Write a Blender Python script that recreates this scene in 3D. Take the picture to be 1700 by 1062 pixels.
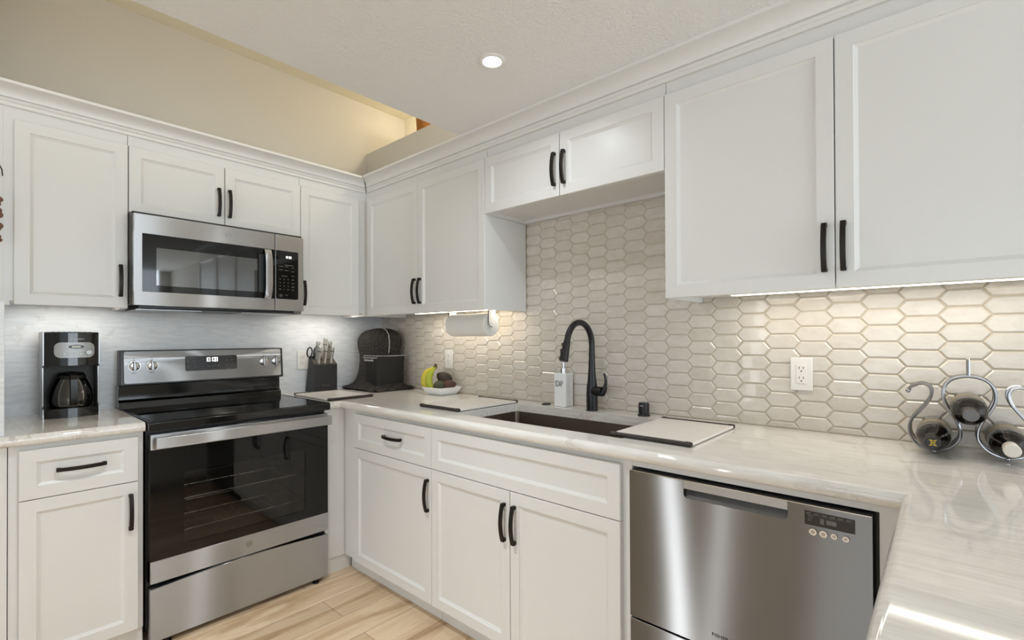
import bpy, bmesh, math, random
from mathutils import Vector, Matrix
random.seed(7)
R = math.radians
for o in list(bpy.data.objects): bpy.data.objects.remove(o)
S = bpy.context.scene
COL = S.collection

# ------------------------------------------------------------------ camera
cd = bpy.data.cameras.new('camera'); cam = bpy.data.objects.new('camera', cd); COL.objects.link(cam)
YAW, PITCH, ROLL, FPX = R(41.7697), R(0.3224), R(-0.2368), 804.5436
F = Vector((-math.sin(YAW)*math.cos(PITCH), math.cos(YAW)*math.cos(PITCH), math.sin(PITCH)))
RT = Vector((math.cos(YAW), math.sin(YAW), 0)); UP = RT.cross(F)
RT, UP = RT*math.cos(ROLL)+UP*math.sin(ROLL), UP*math.cos(ROLL)-RT*math.sin(ROLL)
m = Matrix((RT, UP, -F)).transposed().to_4x4(); m.translation = (3.038, -1.9891, 1.2491)
cam.matrix_world = m
cd.sensor_fit = 'HORIZONTAL'; cd.sensor_width = 36; cd.lens = FPX/1700*36
cd.shift_y = 24.7579/1700; cd.clip_start = .02
S.camera = cam

# ------------------------------------------------------------------ view and world
S.view_settings.view_transform = 'Standard'; S.view_settings.look = 'None'
S.view_settings.exposure = -0.25; S.view_settings.gamma = 1; S.view_settings.use_curve_mapping = False
w = bpy.data.worlds.new('sky'); S.world = w; w.use_nodes = True
wn = w.node_tree.nodes; wl = w.node_tree.links
bg = wn['Background']; bg.inputs[0].default_value = (.82, .91, 1, 1); bg.inputs[1].default_value = 1.6

def area(name, loc, rot, sx, sy, power, col, shape='RECTANGLE', spread=180):
    l = bpy.data.lights.new(name, 'AREA'); l.shape = shape; l.size = sx
    if shape in ('RECTANGLE', 'ELLIPSE'): l.size_y = sy
    l.energy = power; l.color = col; l.spread = R(spread)
    o = bpy.data.objects.new(name, l); COL.objects.link(o); o.location = loc; o.rotation_euler = rot
    return o
LEDC = (1.0, .95, .86); DAY = (.81, .915, 1.0); WARM = (1.0, .80, .55); SOFT = (.90, .955, 1.0)
# daylight through the windows of the room behind the camera
area('window_light_right', (6.32, -1.0, 1.3), (0, R(90), 0), 1.9, 1.7, 66, DAY)
area('window_light_rear', (3.5, -5.92, 1.35), (R(90), 0, 0), 3.1, 1.9, 46, DAY)
area('sidelight', (.90, -5.93, 1.2), (R(90), 0, 0), .13, 2.1, 15, (.95, .98, 1))
# recessed lamps of the ceiling (behind and around the camera)
for i, (x, y) in enumerate(((1.75, -1.55), (2.07, -2.6), (3.3, -2.2), (4.6, -1.2), (2.9, -3.8))):
    area('ceiling_lamp', (x, y, 2.235), (0, 0, 0), .1, .1, (9.6, 8.6, 2.0, 2.0, 4.0)[i], SOFT, 'DISK', 96)
# lamps up in the open loft over the range wall, then an added fill panel
area('loft_lamp', (1.12, .05, 2.80), (0, R(92), 0), .12, .12, 3.0, (1, .89, .66), 'DISK')
pl_ = bpy.data.lights.new('loft_bulb', 'POINT'); pl_.energy = 1.7; pl_.color = (1, .89, .66); pl_.shadow_soft_size = .05
lo_ = bpy.data.objects.new('loft_bulb', pl_); COL.objects.link(lo_); lo_.location = (.36, .08, 2.835)
area('loft_fill', (1.235, -1.5, 2.58), (0, R(112), 0), .42, 2.9, 7.5, (1, .98, .93))  # unseen panel on the slab edge, added to brighten range wall and upper ceiling

# ------------------------------------------------------------------ materials
def lin(c): return tuple(((v/255)/12.92 if v/255 <= .04045 else ((v/255+.055)/1.055)**2.4) for v in c)
def mat(name, rgb, rough=.5, metal=0., spec=.5, coat=0., emis=None, es=0., aniso=0.):
    M = bpy.data.materials.new(name); M.use_nodes = True
    b = M.node_tree.nodes['Principled BSDF']
    b.inputs['Base Color'].default_value = (*lin(rgb), 1); b.inputs['Roughness'].default_value = rough
    b.inputs['Metallic'].default_value = metal; b.inputs['Specular IOR Level'].default_value = spec
    b.inputs['Coat Weight'].default_value = coat
    if aniso: b.inputs['Anisotropic'].default_value = aniso
    if emis: b.inputs['Emission Color'].default_value = (*lin(emis), 1); b.inputs['Emission Strength'].default_value = es
    return M
def N(M, t, **k):
    n = M.node_tree.nodes.new(t)
    for a, v in k.items():
        if a in n.inputs: n.inputs[a].default_value = v
        else: setattr(n, a, v)
    return n
def L(M, a, b): M.node_tree.links.new(a, b)
def bsdf(M): return M.node_tree.nodes['Principled BSDF']
def noise(M, scale, xyz=(1, 1, 1), detail=4, rough=.55, dist=0, rot=(0, 0, 0)):
    tc = N(M, 'ShaderNodeTexCoord'); mp = N(M, 'ShaderNodeMapping'); mp.inputs['Scale'].default_value = xyz; mp.inputs['Rotation'].default_value = rot
    n = N(M, 'ShaderNodeTexNoise'); n.inputs['Scale'].default_value = scale; n.inputs['Detail'].default_value = detail
    n.inputs['Roughness'].default_value = rough; n.inputs['Distortion'].default_value = dist
    L(M, tc.outputs['Object'], mp.inputs[0]); L(M, mp.outputs[0], n.inputs['Vector']); return n
def ramp(M, src, stops):
    r = N(M, 'ShaderNodeValToRGB'); e = r.color_ramp.elements
    while len(e) < len(stops): e.new(.5)
    for i, (p, c) in enumerate(stops): e[i].position = p; e[i].color = (*lin(c), 1)
    L(M, src, r.inputs[0]); return r
def bump(M, src, strength, dist=.01, prev=None):
    b = N(M, 'ShaderNodeBump'); b.inputs['Strength'].default_value = strength; b.inputs['Distance'].default_value = dist
    L(M, src, b.inputs['Height'])
    if prev: L(M, prev.outputs[0], b.inputs['Normal'])
    L(M, b.outputs[0], bsdf(M).inputs['Normal']); return b

CAB = mat('cabinet_paint', (230, 229, 226), .33)
TRIM = mat('trim_paint', (233, 231, 227), .42)
DARKGAP = mat('gap_black', (14, 13, 12), .7)
BRONZE = mat('handle_bronze', (38, 33, 28), .42, .55)
WALL = mat('wall_paint', (212, 207, 198), .8); bump(WALL, noise(WALL, 220).outputs[0], .15, .002)
LOFT = mat('loft_paint', (240, 233, 212), .8)
CEIL = mat('ceiling_texture', (240, 239, 237), .9); bump(CEIL, noise(CEIL, 85, detail=3, rough=.6).outputs[0], .55, .008)
ROOMW = mat('room_wall_paint', (216, 215, 212), .85)
# quartz
def quartz(name, base, veinc, rot, rough, grain):
    M = mat(name, base, rough)
    n1 = noise(M, 3.0, (1, 2.2, 2.2), 9, .7, .8, rot); n2 = noise(M, 5.5, grain, 6, .6, .25); n3 = noise(M, 1.1, detail=2)
    r1 = ramp(M, n1.outputs[0], [(0, base), (.585, base), (.625, veinc), (.66, base), (1, base)])
    r2 = ramp(M, n2.outputs[0], [(.32, tuple(int(v*.975) for v in base)), (.66, (255, 255, 255))])
    r3 = ramp(M, n3.outputs[0], [(.4, (0, 0, 0)), (.6, (255, 255, 255))])
    mv = N(M, 'ShaderNodeMix', data_type='RGBA'); mv.inputs[6].default_value = (*lin(base), 1); L(M, r3.outputs[0], mv.inputs[0]); L(M, r1.outputs[0], mv.inputs[7])
    mx = N(M, 'ShaderNodeMix', data_type='RGBA', blend_type='MULTIPLY'); mx.inputs[0].default_value = .8
    L(M, mv.outputs[2], mx.inputs[6]); L(M, r2.outputs[0], mx.inputs[7]); L(M, mx.outputs[2], bsdf(M).inputs['Base Color'])
    return M
QUARTZ = quartz('quartz_counter', (239, 236, 231), (200, 194, 188), (0, 0, R(25)), .055, (1.3, 15, 15))
SLAB = quartz('quartz_backsplash', (236, 238, 241), (222, 220, 219), (0, 0, R(65)), .25, (3, 2.2, 13))
# tile
TILE = mat('glazed_tile', (208, 197, 181), .2, coat=.2)
g = N(TILE, 'ShaderNodeNewGeometry'); n = noise(TILE, 16, (1, 1, 2.2), 4, .6, .6)
r1 = ramp(TILE, g.outputs['Random Per Island'], [(0, (214, 206, 195)), (1, (222, 215, 206))])
r2 = ramp(TILE, n.outputs[0], [(.3, (238, 236, 232)), (.7, (255, 255, 255))])
mx = N(TILE, 'ShaderNodeMix', data_type='RGBA', blend_type='MULTIPLY'); mx.inputs[0].default_value = .8
L(TILE, r1.outputs[0], mx.inputs[6]); L(TILE, r2.outputs[0], mx.inputs[7]); L(TILE, mx.outputs[2], bsdf(TILE).inputs['Base Color'])
bump(TILE, noise(TILE, 26, detail=2).outputs[0], .22, .006)
GROUT = mat('grout', (206, 195, 172), .85)
# steel: brushed, slightly wavy sheet
def steel(name, rgb, rough, an, wave=.0):
    M = bpy.data.materials.new(name); M.use_nodes = True; M.node_tree.nodes.clear()
    o = N(M, 'ShaderNodeOutputMaterial'); b = N(M, 'ShaderNodeBsdfAnisotropic'); L(M, b.outputs[0], o.inputs[0])
    b.inputs['Color'].default_value = (*lin(rgb), 1); b.inputs['Roughness'].default_value = rough; b.inputs['Anisotropy'].default_value = an
    t = N(M, 'ShaderNodeTangent', direction_type='RADIAL', axis='Z'); L(M, t.outputs[0], b.inputs['Tangent'])
    if wave:
        n = noise(M, 2.6, (1, 1, .8), 1); bp = N(M, 'ShaderNodeBump'); bp.inputs['Strength'].default_value = wave; bp.inputs['Distance'].default_value = .02
        L(M, n.outputs[0], bp.inputs['Height']); L(M, bp.outputs[0], b.inputs['Normal'])
    return M
STEEL = steel('brushed_steel', (204, 205, 207), .33, .82, .08)
STEELD = steel('dishwasher_steel', (168, 167, 166), .36, .86, .12)
SINKM = steel('sink_steel', (150, 141, 130), .36, .3)
SATINST = mat('satin_steel', (176, 176, 176), .45, .9)
CHROME = mat('chrome', (215, 215, 215), .12, 1.0)
SATIN = mat('satin_nickel', (168, 168, 170), .28, 1.0)
BLKGLOSS = mat('gloss_black', (10, 10, 10), .08, spec=.6)
BLKGLASS = mat('black_glass', (10, 10, 10), .04, spec=.42)
BLKMATTE = mat('matte_black', (22, 22, 23), .38)
BLKPLAST = mat('black_plastic', (16, 16, 17), .3)
DARKGREY = mat('dark_grey_metal', (58, 56, 54), .45, .6)
WHITEPL = mat('white_plastic', (236, 233, 228), .3)
CERAMIC = mat('white_ceramic', (248, 248, 247), .14, coat=.3)
PAPER = mat('paper_towel', (238, 235, 230), .9); bump(PAPER, noise(PAPER, 160).outputs[0], .2, .002)
BOARD = mat('cutting_board', (236, 231, 225), .3)
RUBBER = mat('rubber_brown', (52, 44, 40), .55)
INK = mat('lettering_dark', (30, 28, 27), .6)
INKG = mat('lettering_grey', (112, 110, 107), .6)
INKW = mat('lettering_white', (225, 225, 222), .5)
DISPW = mat('lit_digits', (255, 255, 255), .5, emis=(255, 255, 250), es=1.6)
SCREEN = mat('display_window', (30, 30, 31), .12)
LED = mat('led_diffuser', (255, 245, 225), .4, emis=(255, 240, 212), es=9)
LAMPD = mat('lamp_diffuser', (255, 252, 245), .4, emis=(255, 250, 240), es=9)
KBLOCK = mat('knife_block_black', (40, 39, 41), .45)
KTOP = mat('knife_block_top', (92, 80, 70), .55)
OVENIN = mat('oven_enamel', (62, 60, 59), .35)
BOTTLE = mat('dark_bottle_glass', (18, 14, 12), .05, spec=.6)
CAPB = mat('foil_black', (40, 38, 38), .35, .4); CAPG = mat('foil_grey', (96, 92, 90), .35, .6); CAPW = mat('foil_white', (228, 222, 212), .45)
GOLD = mat('gold_print', (226, 196, 60), .4)
BERRY = mat('brown_beads', (122, 88, 70), .55); WICKER = mat('orange_wicker', (222, 140, 36), .6)
bump(WICKER, N(WICKER, 'ShaderNodeTexWave', Scale=40.0, Distortion=1.0).outputs[1], .8, .01)
# fabric
QUILT = mat('quilted_fabric', (50, 46, 43), .85)
tc = N(QUILT, 'ShaderNodeTexCoord'); hs = []
for s in (1, -1):
    mp = N(QUILT, 'ShaderNodeMapping'); mp.inputs['Rotation'].default_value = (R(45)*s, R(40)*s, R(20)*s); L(QUILT, tc.outputs['Object'], mp.inputs[0])
    wv = N(QUILT, 'ShaderNodeTexWave', Scale=15.0, Distortion=.6); L(QUILT, mp.outputs[0], wv.inputs['Vector']); hs.append(wv)
mm = N(QUILT, 'ShaderNodeMath', operation='MULTIPLY'); L(QUILT, hs[0].outputs[1], mm.inputs[0]); L(QUILT, hs[1].outputs[1], mm.inputs[1])
bump(QUILT, mm.outputs[0], .9, .012)
QPLAIN = mat('pocket_fabric', (24, 23, 22), .7)
PIPING = mat('grey_piping', (176, 172, 174), .6)
# fruit
BAN = mat('banana_skin', (222, 200, 60), .45)
nb = noise(BAN, 30); rb = ramp(BAN, nb.outputs[0], [(.35, (226, 206, 70)), (.7, (204, 190, 52))]); L(BAN, rb.outputs[0], bsdf(BAN).inputs['Base Color'])
BANG = mat('banana_green', (176, 182, 48), .45); STEM = mat('banana_stem', (92, 74, 30), .6)
AVO = mat('avocado_skin', (56, 44, 34), .5); bump(AVO, noise(AVO, 190, detail=2).outputs[0], .8, .004)
AVOG = mat('avocado_green', (66, 68, 44), .5); bump(AVOG, noise(AVOG, 190, detail=2).outputs[0], .8, .004)
AVOR = mat('avocado_ripe', (84, 54, 44), .5); bump(AVOR, noise(AVOR, 190, detail=2).outputs[0], .8, .004)
# clear glass that lets light straight through at small thickness
def glass(name, tint, f):
    M = bpy.data.materials.new(name); M.use_nodes = True; nt = M.node_tree; nt.nodes.clear()
    o = nt.nodes.new('ShaderNodeOutputMaterial'); mix = nt.nodes.new('ShaderNodeMixShader'); t = nt.nodes.new('ShaderNodeBsdfTransparent'); gl = nt.nodes.new('ShaderNodeBsdfGlossy')
    t.inputs[0].default_value = (*tint, 1); gl.inputs['Roughness'].default_value = .03
    fr = nt.nodes.new('ShaderNodeFresnel'); fr.inputs[0].default_value = f
    nt.links.new(fr.outputs[0], mix.inputs[0]); nt.links.new(t.outputs[0], mix.inputs[1]); nt.links.new(gl.outputs[0], mix.inputs[2]); nt.links.new(mix.outputs[0], o.inputs[0]); return M
CARAFE = glass('carafe_glass', (.80, .78, .75), 1.7)
OVENGL = glass('oven_window_glass', (.58, .57, .56), 1.5)
MICROGL = glass('microwave_window_glass', (.34, .34, .34), 2.4)
PANE = glass('window_pane', (.95, .97, .97), 1.45)
# plank floor, boards run along y
FLOOR = mat('plank_floor', (190, 165, 130), .4)
tc = N(FLOOR, 'ShaderNodeTexCoord'); mp = N(FLOOR, 'ShaderNodeMapping'); mp.inputs['Rotation'].default_value = (0, 0, R(90)); mp.inputs['Location'].default_value = (.35, .07, 0)
L(FLOOR, tc.outputs['Object'], mp.inputs[0])
bk = N(FLOOR, 'ShaderNodeTexBrick'); bk.offset = .37
for k, v in (('Scale', 1.0), ('Mortar Size', .0012), ('Brick Width', 1.22), ('Row Height', .18), ('Bias', 0.0)): bk.inputs[k].default_value = v
bk.inputs['Color1'].default_value = (*lin((236, 213, 184)), 1); bk.inputs['Color2'].default_value = (*lin((206, 182, 152)), 1); bk.inputs['Mortar'].default_value = (*lin((120, 98, 72)), 1)
L(FLOOR, mp.outputs[0], bk.inputs['Vector'])
ng = noise(FLOOR, 1.7, (6, .75, 1), 7, .62, .9); rg = ramp(FLOOR, ng.outputs[0], [(.26, (150, 122, 92)), (.40, (214, 196, 172)), (.55, (255, 252, 246)), (.8, (226, 212, 190))])
mx = N(FLOOR, 'ShaderNodeMix', data_type='RGBA', blend_type='MULTIPLY'); mx.inputs[0].default_value = .8
L(FLOOR, bk.outputs[0], mx.inputs[6]); L(FLOOR, rg.outputs[0], mx.inputs[7]); L(FLOOR, mx.outputs[2], bsdf(FLOOR).inputs['Base Color'])

# ------------------------------------------------------------------ mesh helpers
def wloc(o):
    v = Vector((0, 0, 0))
    while o: v += o.location; o = o.parent
    return v
class MB:
    def __init__(s): s.bm = bmesh.new()
    def box(s, lo, hi, bev=0, seg=2):
        lo, hi = [min(a, b) for a, b in zip(lo, hi)], [max(a, b) for a, b in zip(lo, hi)]
        vs = [s.bm.verts.new((x, y, z)) for x in (lo[0], hi[0]) for y in (lo[1], hi[1]) for z in (lo[2], hi[2])]
        fs = [s.bm.faces.new([vs[i] for i in f]) for f in ((0, 1, 3, 2), (4, 6, 7, 5), (0, 4, 5, 1), (2, 3, 7, 6), (0, 2, 6, 4), (1, 5, 7, 3))]
        if bev:
            es = list({e for f in fs for e in f.edges})
            bmesh.ops.bevel(s.bm, geom=es, offset=bev, segments=seg, profile=.5, affect='EDGES')
        return s
    def poly(s, pts): s.bm.faces.new([s.bm.verts.new(p) for p in pts]); return s
    def prism(s, pts, vec, bev=0, seg=2):
        a = [s.bm.verts.new(p) for p in pts]; b = [s.bm.verts.new(Vector(p)+Vector(vec)) for p in pts]; n = len(pts)
        fs = [s.bm.faces.new(a), s.bm.faces.new(b[::-1])]+[s.bm.faces.new((a[i], b[i], b[(i+1) % n], a[(i+1) % n])) for i in range(n)]
        if bev: bmesh.ops.bevel(s.bm, geom=list({e for f in fs for e in f.edges}), offset=bev, segments=seg, profile=.5, affect='EDGES')
        return s
    def loft(s, rings, cap=True, closed=False):
        vr = [[s.bm.verts.new(p) for p in r] for r in rings]; n = len(vr[0])
        k = len(vr) if closed else len(vr)-1
        for i in range(k):
            a, b = vr[i], vr[(i+1) % len(vr)]
            for j in range(n): s.bm.faces.new((a[j], a[(j+1) % n], b[(j+1) % n], b[j]))
        if cap and not closed: s.bm.faces.new(vr[0][::-1]); s.bm.faces.new(vr[-1])
        return s
    def tube(s, path, r, seg=10, closed=False):
        P = [Vector(p) for p in path]; rings = []; n = len(P); prev = None
        for i, p in enumerate(P):
            t = (P[(i+1) % n]-P[i-1]) if closed else (P[min(i+1, n-1)]-P[max(i-1, 0)]); t.normalize()
            if prev is None: u = t.orthogonal().normalized()
            else: u = (prev-t*prev.dot(t)).normalized()
            prev = u; v = t.cross(u); rr = r[i] if isinstance(r, (list, tuple)) else r
            rings.append([p+(u*math.cos(a)+v*math.sin(a))*rr for a in [2*math.pi*k/seg for k in range(seg)]])
        return s.loft(rings, True, closed)
    def lathe(s, prof, org, axis=(0, 0, 1), seg=32):
        ax = Vector(axis).normalized(); u = ax.orthogonal().normalized(); v = ax.cross(u); o = Vector(org)
        return s.loft([[o+ax*h+(u*math.cos(a)+v*math.sin(a))*max(r, 1e-4) for a in [2*math.pi*k/seg for k in range(seg)]] for r, h in prof])
    def ball(s, c, r, sc=(1, 1, 1), seg=12):
        M = Matrix.Translation(c) @ Matrix.Diagonal((r*sc[0], r*sc[1], r*sc[2], 1))
        bmesh.ops.create_uvsphere(s.bm, u_segments=seg, v_segments=max(6, seg//2), radius=1, matrix=M); return s
    def build(s, name, m, parent=None, smooth=True, ang=35, recalc=True):
        if recalc: bmesh.ops.recalc_face_normals(s.bm, faces=s.bm.faces)
        me = bpy.data.meshes.new(name); off = wloc(parent) if parent else Vector((0, 0, 0))
        bmesh.ops.translate(s.bm, verts=s.bm.verts, vec=-off)
        s.bm.to_mesh(me); s.bm.free(); me.materials.append(m)
        if smooth: me.shade_smooth(); me.set_sharp_from_angle(angle=R(ang))
        o = bpy.data.objects.new(name, me); COL.objects.link(o); o.parent = parent
        if smooth: wn_ = o.modifiers.new('weighted', 'WEIGHTED_NORMAL'); wn_.keep_sharp = True; wn_.weight = 80
        return o
def tag(o, label, cat, group=None):
    o['label'] = label; o['category'] = cat
    if group: o['group'] = group
    return o
def thing(name, label, cat, loc, group=None):
    o = bpy.data.objects.new(name, None); COL.objects.link(o); o.location = loc; o.empty_display_size = .05
    return tag(o, label, cat, group)
def struct(o): o['kind'] = 'structure'; return o
def box(name, lo, hi, m, parent=None, bev=0, seg=2): return MB().box(lo, hi, bev, seg).build(name, m, parent)
def copy_tree(o, parent=None):
    c = o.copy(); COL.objects.link(c); c.parent = parent
    for ch in [x for x in bpy.data.objects if x.parent == o and x != c]: copy_tree(ch, c)
    return c
# the two cabinet walls: 'A' is the range wall (x = depth, y = across), 'B' the sink wall (y = -depth, x = across)
def P(f, a, z, d): return (d, a, z) if f == 'A' else (a, -d, z)
def text(s, size, f, a, z, d, m, parent, name='lettering', align='CENTER', sx=1., ext=.0004, rot=None):
    cu = bpy.data.curves.new('t', 'FONT'); cu.body = s; cu.size = size; cu.align_x = align; cu.align_y = 'CENTER'; cu.extrude = ext
    t = bpy.data.objects.new('t', cu); COL.objects.link(t); dg = bpy.context.evaluated_depsgraph_get()
    me = bpy.data.meshes.new_from_object(t.evaluated_get(dg)); bpy.data.objects.remove(t); bpy.data.curves.remove(cu)
    M = Matrix.Translation(P(f, a, z, d)) @ (Matrix.Rotation(R(90), 4, 'Z') if f == 'A' else Matrix()) @ Matrix.Rotation(R(90), 4, 'X') @ Matrix.Diagonal((sx, 1, 1, 1))
    me.transform(M); me.transform(Matrix.Translation(-wloc(parent))); me.materials.clear(); me.materials.append(m); me.name = name
    o = bpy.data.objects.new(name, me); COL.objects.link(o); o.parent = parent; return o
SEG = {'0': 'abcdef', '1': 'bc', '8': 'abcdefg', '7': 'abc'}
def clock(s, f, a, z, d, h, m, parent):
    b = MB(); wd, t, gap = h*.5, h*.13, h*.22; x = a-(len(s)-1)*(wd+gap)/2
    for ch in s:
        if ch == ':':
            for q in (.3, -.3): b.box(P(f, x-t/2, z+q*h-t/2, d), P(f, x+t/2, z+q*h+t/2, d+.0006))
            x += (wd+gap)*.7; continue
        for sg in SEG[ch]:
            X0, X1, Z0, Z1 = {'a': (-.5, .5, .5, .5), 'd': (-.5, .5, -.5, -.5), 'g': (-.5, .5, 0, 0), 'b': (.5, .5, 0, .5), 'c': (.5, .5, -.5, 0), 'e': (-.5, -.5, -.5, 0), 'f': (-.5, -.5, 0, .5)}[sg]
            b.box(P(f, x+X0*wd-t/2, z+Z0*h-t/2, d), P(f, x+X1*wd+t/2, z+Z1*h+t/2, d+.0006))
        x += wd+gap
    return b.build('clock_digits', m, parent, False)
def rrect(f, a0, a1, z0, z1, d, r, n=5):
    pts = []
    for (ca, cz, st) in ((a1-r, z1-r, 0), (a0+r, z1-r, 90), (a0+r, z0+r, 180), (a1-r, z0+r, 270)):
        for k in range(n+1):
            t = R(st+90*k/n); pts.append(P(f, ca+r*math.cos(t), cz+r*math.sin(t), d))
    return pts
def rpanel(name, f, a0, a1, z0, z1, d0, d1, r, m, parent, bev=0):
    v = Vector(P(f, 0, 0, d1))-Vector(P(f, 0, 0, d0))
    b = MB(); b.prism(rrect(f, a0, a1, z0, z1, d0, r), v)
    return b.build(name, m, parent)
def marks(name, boxes, m, parent):
    for lo, hi in boxes: box(name, lo, hi, m, parent)
def disc(b, f, a, z, d0, d1, r, seg=24, r2=None):
    ax = Vector(P(f, 0, 0, 1)); b.lathe([(r, 0), (r if r2 is None else r2, d1-d0)], P(f, a, z, d0), ax, seg); return b

# ------------------------------------------------------------------ cabinet parts
def door_mesh(f, a0, a1, z0, z1, d, th=.02, st=.044, bv=.011, dep=.009, stl=None, strr=None):
    stl = st if stl is None else stl; strr = st if strr is None else strr
    b = MB(); e = .0018
    def ring(i, dd, l=None, r=None, q=None):
        l = i if l is None else l; r = i if r is None else r; q = i if q is None else q
        return [P(f, a0+l, z0+q, dd), P(f, a1-r, z0+q, dd), P(f, a1-r, z1-q, dd), P(f, a0+l, z1-q, dd)]
    b.loft([ring(0, d), ring(0, d+th-e), ring(e, d+th), ring(0, d+th, stl, strr, st), ring(0, d+th-.003, stl+.001, strr+.001, st+.001),
            ring(0, d+th-dep, stl+bv, strr+bv, st+bv)])
    return b
def handle_mesh(f, a, z, d, ln, vert, wd=.0135, th=.0085, bow=.012, base=.017):
    b = MB(); n = 14; rings = []
    def pt(s, w_, dd): return P(f, a+w_, z+s, d+dd) if vert else P(f, a+s, z+w_, d+dd)
    for k in range(n+1):
        t = -1+2*k/n; s = t*ln/2; o = base+bow*(1-t*t); i = o-th
        rings.append([pt(s, -wd/2, i), pt(s, wd/2, i), pt(s, wd/2, o), pt(s, -wd/2, o)])
    b.loft(rings)
    for t in (-1, 1):
        s = t*(ln/2-.006); b.box(pt(s-.006, -wd/2, -.0005), pt(s+.006, wd/2, base-th*.4), .0012, 1)
    return b
def door(root, f, a0, a1, z0, z1, d, handle=None, name='door', **k):
    o = door_mesh(f, a0, a1, z0, z1, d, **k).build(name, CAB, root, True, 20)
    if handle:
        a, z, vert, ln = handle; handle_mesh(f, a, z, d+.02, ln, vert).build('handle', BRONZE, o, True, 40)
    return o
H = .142
def cab_box(root, f, a0, a1, z0, z1, d1, d0=.012, thick=.018, name='cabinet_body'):
    # a carcass: sides, back, top, bottom deck set up from the lower edge
    b = MB()
    b.box(P(f, a0, z0, d0), P(f, a0+thick, z1, d1)); b.box(P(f, a1-thick, z0, d0), P(f, a1, z1, d1))
    b.box(P(f, a0+thick, z0+.018, d0), P(f, a1-thick, z0+.036, d1)); b.box(P(f, a0+thick, z1-.018, d0), P(f, a1-thick, z1, d1))
    b.box(P(f, a0+thick, z0+.036, d0), P(f, a1-thick, z1-.018, d0+.01))
    # face frame
    b.box(P(f, a0+thick, z0+.036, d1-.018), P(f, a1-thick, z1-.018, d1-.0005))
    return b.build(name, CAB, root)

XU, YU = .3096, .3244            # door faces of the wall cabinets
XB, YB = .6154, .6504            # door faces of the base cabinets
ZB, ZT = 1.3869, 2.1198
ZC = .9143

# ------------------------------------------------------------------ the room
struct(box('floor', (-.1, -6.1, -.1), (6.5, .3, 0), FLOOR))
struct(box('wall_left', (-.12, -3.2, 0), (0, .32, 2.9), WALL)); struct(box('wall_left_rear', (-.12, -6.1, 0), (0, -3.2, 2.9), mat('reflection_dimming_paint', (118, 110, 102), .8)))  # unseen far part of the wall, made dark to dim the dishwasher's reflection
wr = MB(); wr.box((-.0, 0, 0), (6.5, .2, 2.545)); struct(wr.build('wall_right', WALL)); struct(box('wall_ledge', (0, -.1248, 2.25), (1.257, 0, 2.545), WALL))
struct(box('wall_loft', (0, .204, 2.545), (1.4, .32, 2.9), LOFT))
struct(box('ceiling', (1.257, -6.1, 2.2475), (6.5, .2, 2.9), CEIL))
struct(box('ceiling_loft', (-.12, -6.1, 2.895), (1.257, .32, 3.0), LOFT))
struct(box('wall_side', (0, -2.5, 2.21), (.30, -1.93, 2.895), WALL))
# rear wall with one wide window, and a right wall with a glazed door wall
rw = MB(); Y0, Y1 = -6.1, -6.0
rw.box((0, Y0, 0), (.8, Y1, 2.895)); rw.box((1.0, Y0, 0), (1.9, Y1, 2.895)); rw.box((.8, Y0, 2.25), (1.0, Y1, 2.895)); rw.box((.8, Y0, 0), (1.0, Y1, .12)); rw.box((5.2, Y0, 0), (6.5, Y1, 2.25)); rw.box((1.9, Y0, 0), (5.2, Y1, .35)); rw.box((1.9, Y0, 2.35), (5.2, Y1, 2.4)); struct(rw.build('wall_rear', ROOMW))
ew = MB(); ew.box((6.4, -6, 0), (6.5, -3.25, 2.25)); ew.box((6.4, -.15, 0), (6.5, 0, 2.25)); ew.box((6.4, -3.25, 0), (6.5, -.15, .25)); struct(ew.build('wall_far', ROOMW))
def window(n, f, lo, hi):
    b = MB(); ax = 0 if f == 'y' else 1; t = .05
    def bar(p0, p1, z0, z1):
        if f == 'y': b.box((p0, lo[1], z0), (p1, hi[1], z1))
        else: b.box((lo[0], p0, z0), (hi[0], p1, z1))
    p0, p1 = lo[ax], hi[ax]; z0, z1 = lo[2], hi[2]; t = .05 if p1-p0 > .5 else .015
    bar(p0, p0+t, z0, z1); bar(p1-t, p1, z0, z1); bar(p0, p1, z0, z0+t); bar(p0, p1, z1-t, z1); mid = (p0+p1)/2
    if p1-p0 > .5: bar(mid-t/2, mid+t/2, z0, z1)
    o = struct(b.build('window_%d' % n, TRIM)); 
    q = MB()
    if f == 'y': q.box((p0, lo[1]+.02, z0), (p1, lo[1]+.026, z1))
    else: q.box((lo[0]+.03, p0, z0), (lo[0]+.036, p1, z1))
    q.build('pane', PANE, o); return o
window(3, 'y', (.8, -6.08, .12), (1.0, -6.03, 2.25)); window(1, 'y', (1.9, -6.08, .35), (5.2, -6.03, 2.2475)); window(2, 'x', (6.42, -3.25, .25), (6.47, -.15, 2.2475))

# crown mouldings
def crown(name, f, prof, a0, a1, mit0=0, mit1=0):
    b = MB(); r0 = [P(f, a0+mit0*(d-.2896), z, d) for d, z in prof]; r1 = [P(f, a1+mit1*(d-.2896), z, d) for d, z in prof]
    b.loft([r0, r1]); return struct(b.build(name, TRIM, None, True, 25))
def prof(d0, zt, proj):
    p = [(d0-.03, 2.170), (d0+.011, 2.170), (d0+.011, 2.183), (d0+.017, 2.186), (d0+.020, 2.191), (d0+.017, 2.197), (d0+.014, 2.199), (d0+.022, 2.2005)]
    for k in range(7):
        t = k/6*math.pi/2; p.append((d0+.022+(proj-.028)*(1-math.cos(t)), 2.2015+(zt-.012-2.2015)*math.sin(t)))
    p += [(d0+proj, zt-.011), (d0+proj, zt), (d0-.03, zt)]
    return p
crown('trim_1', 'A', prof(.2896, 2.2475, .078), -2.2, -.3044, 0, -1)
crown('trim_2', 'B', prof(.3044, 2.2475, .078), .2896, 3.9, 1, 0)

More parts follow.
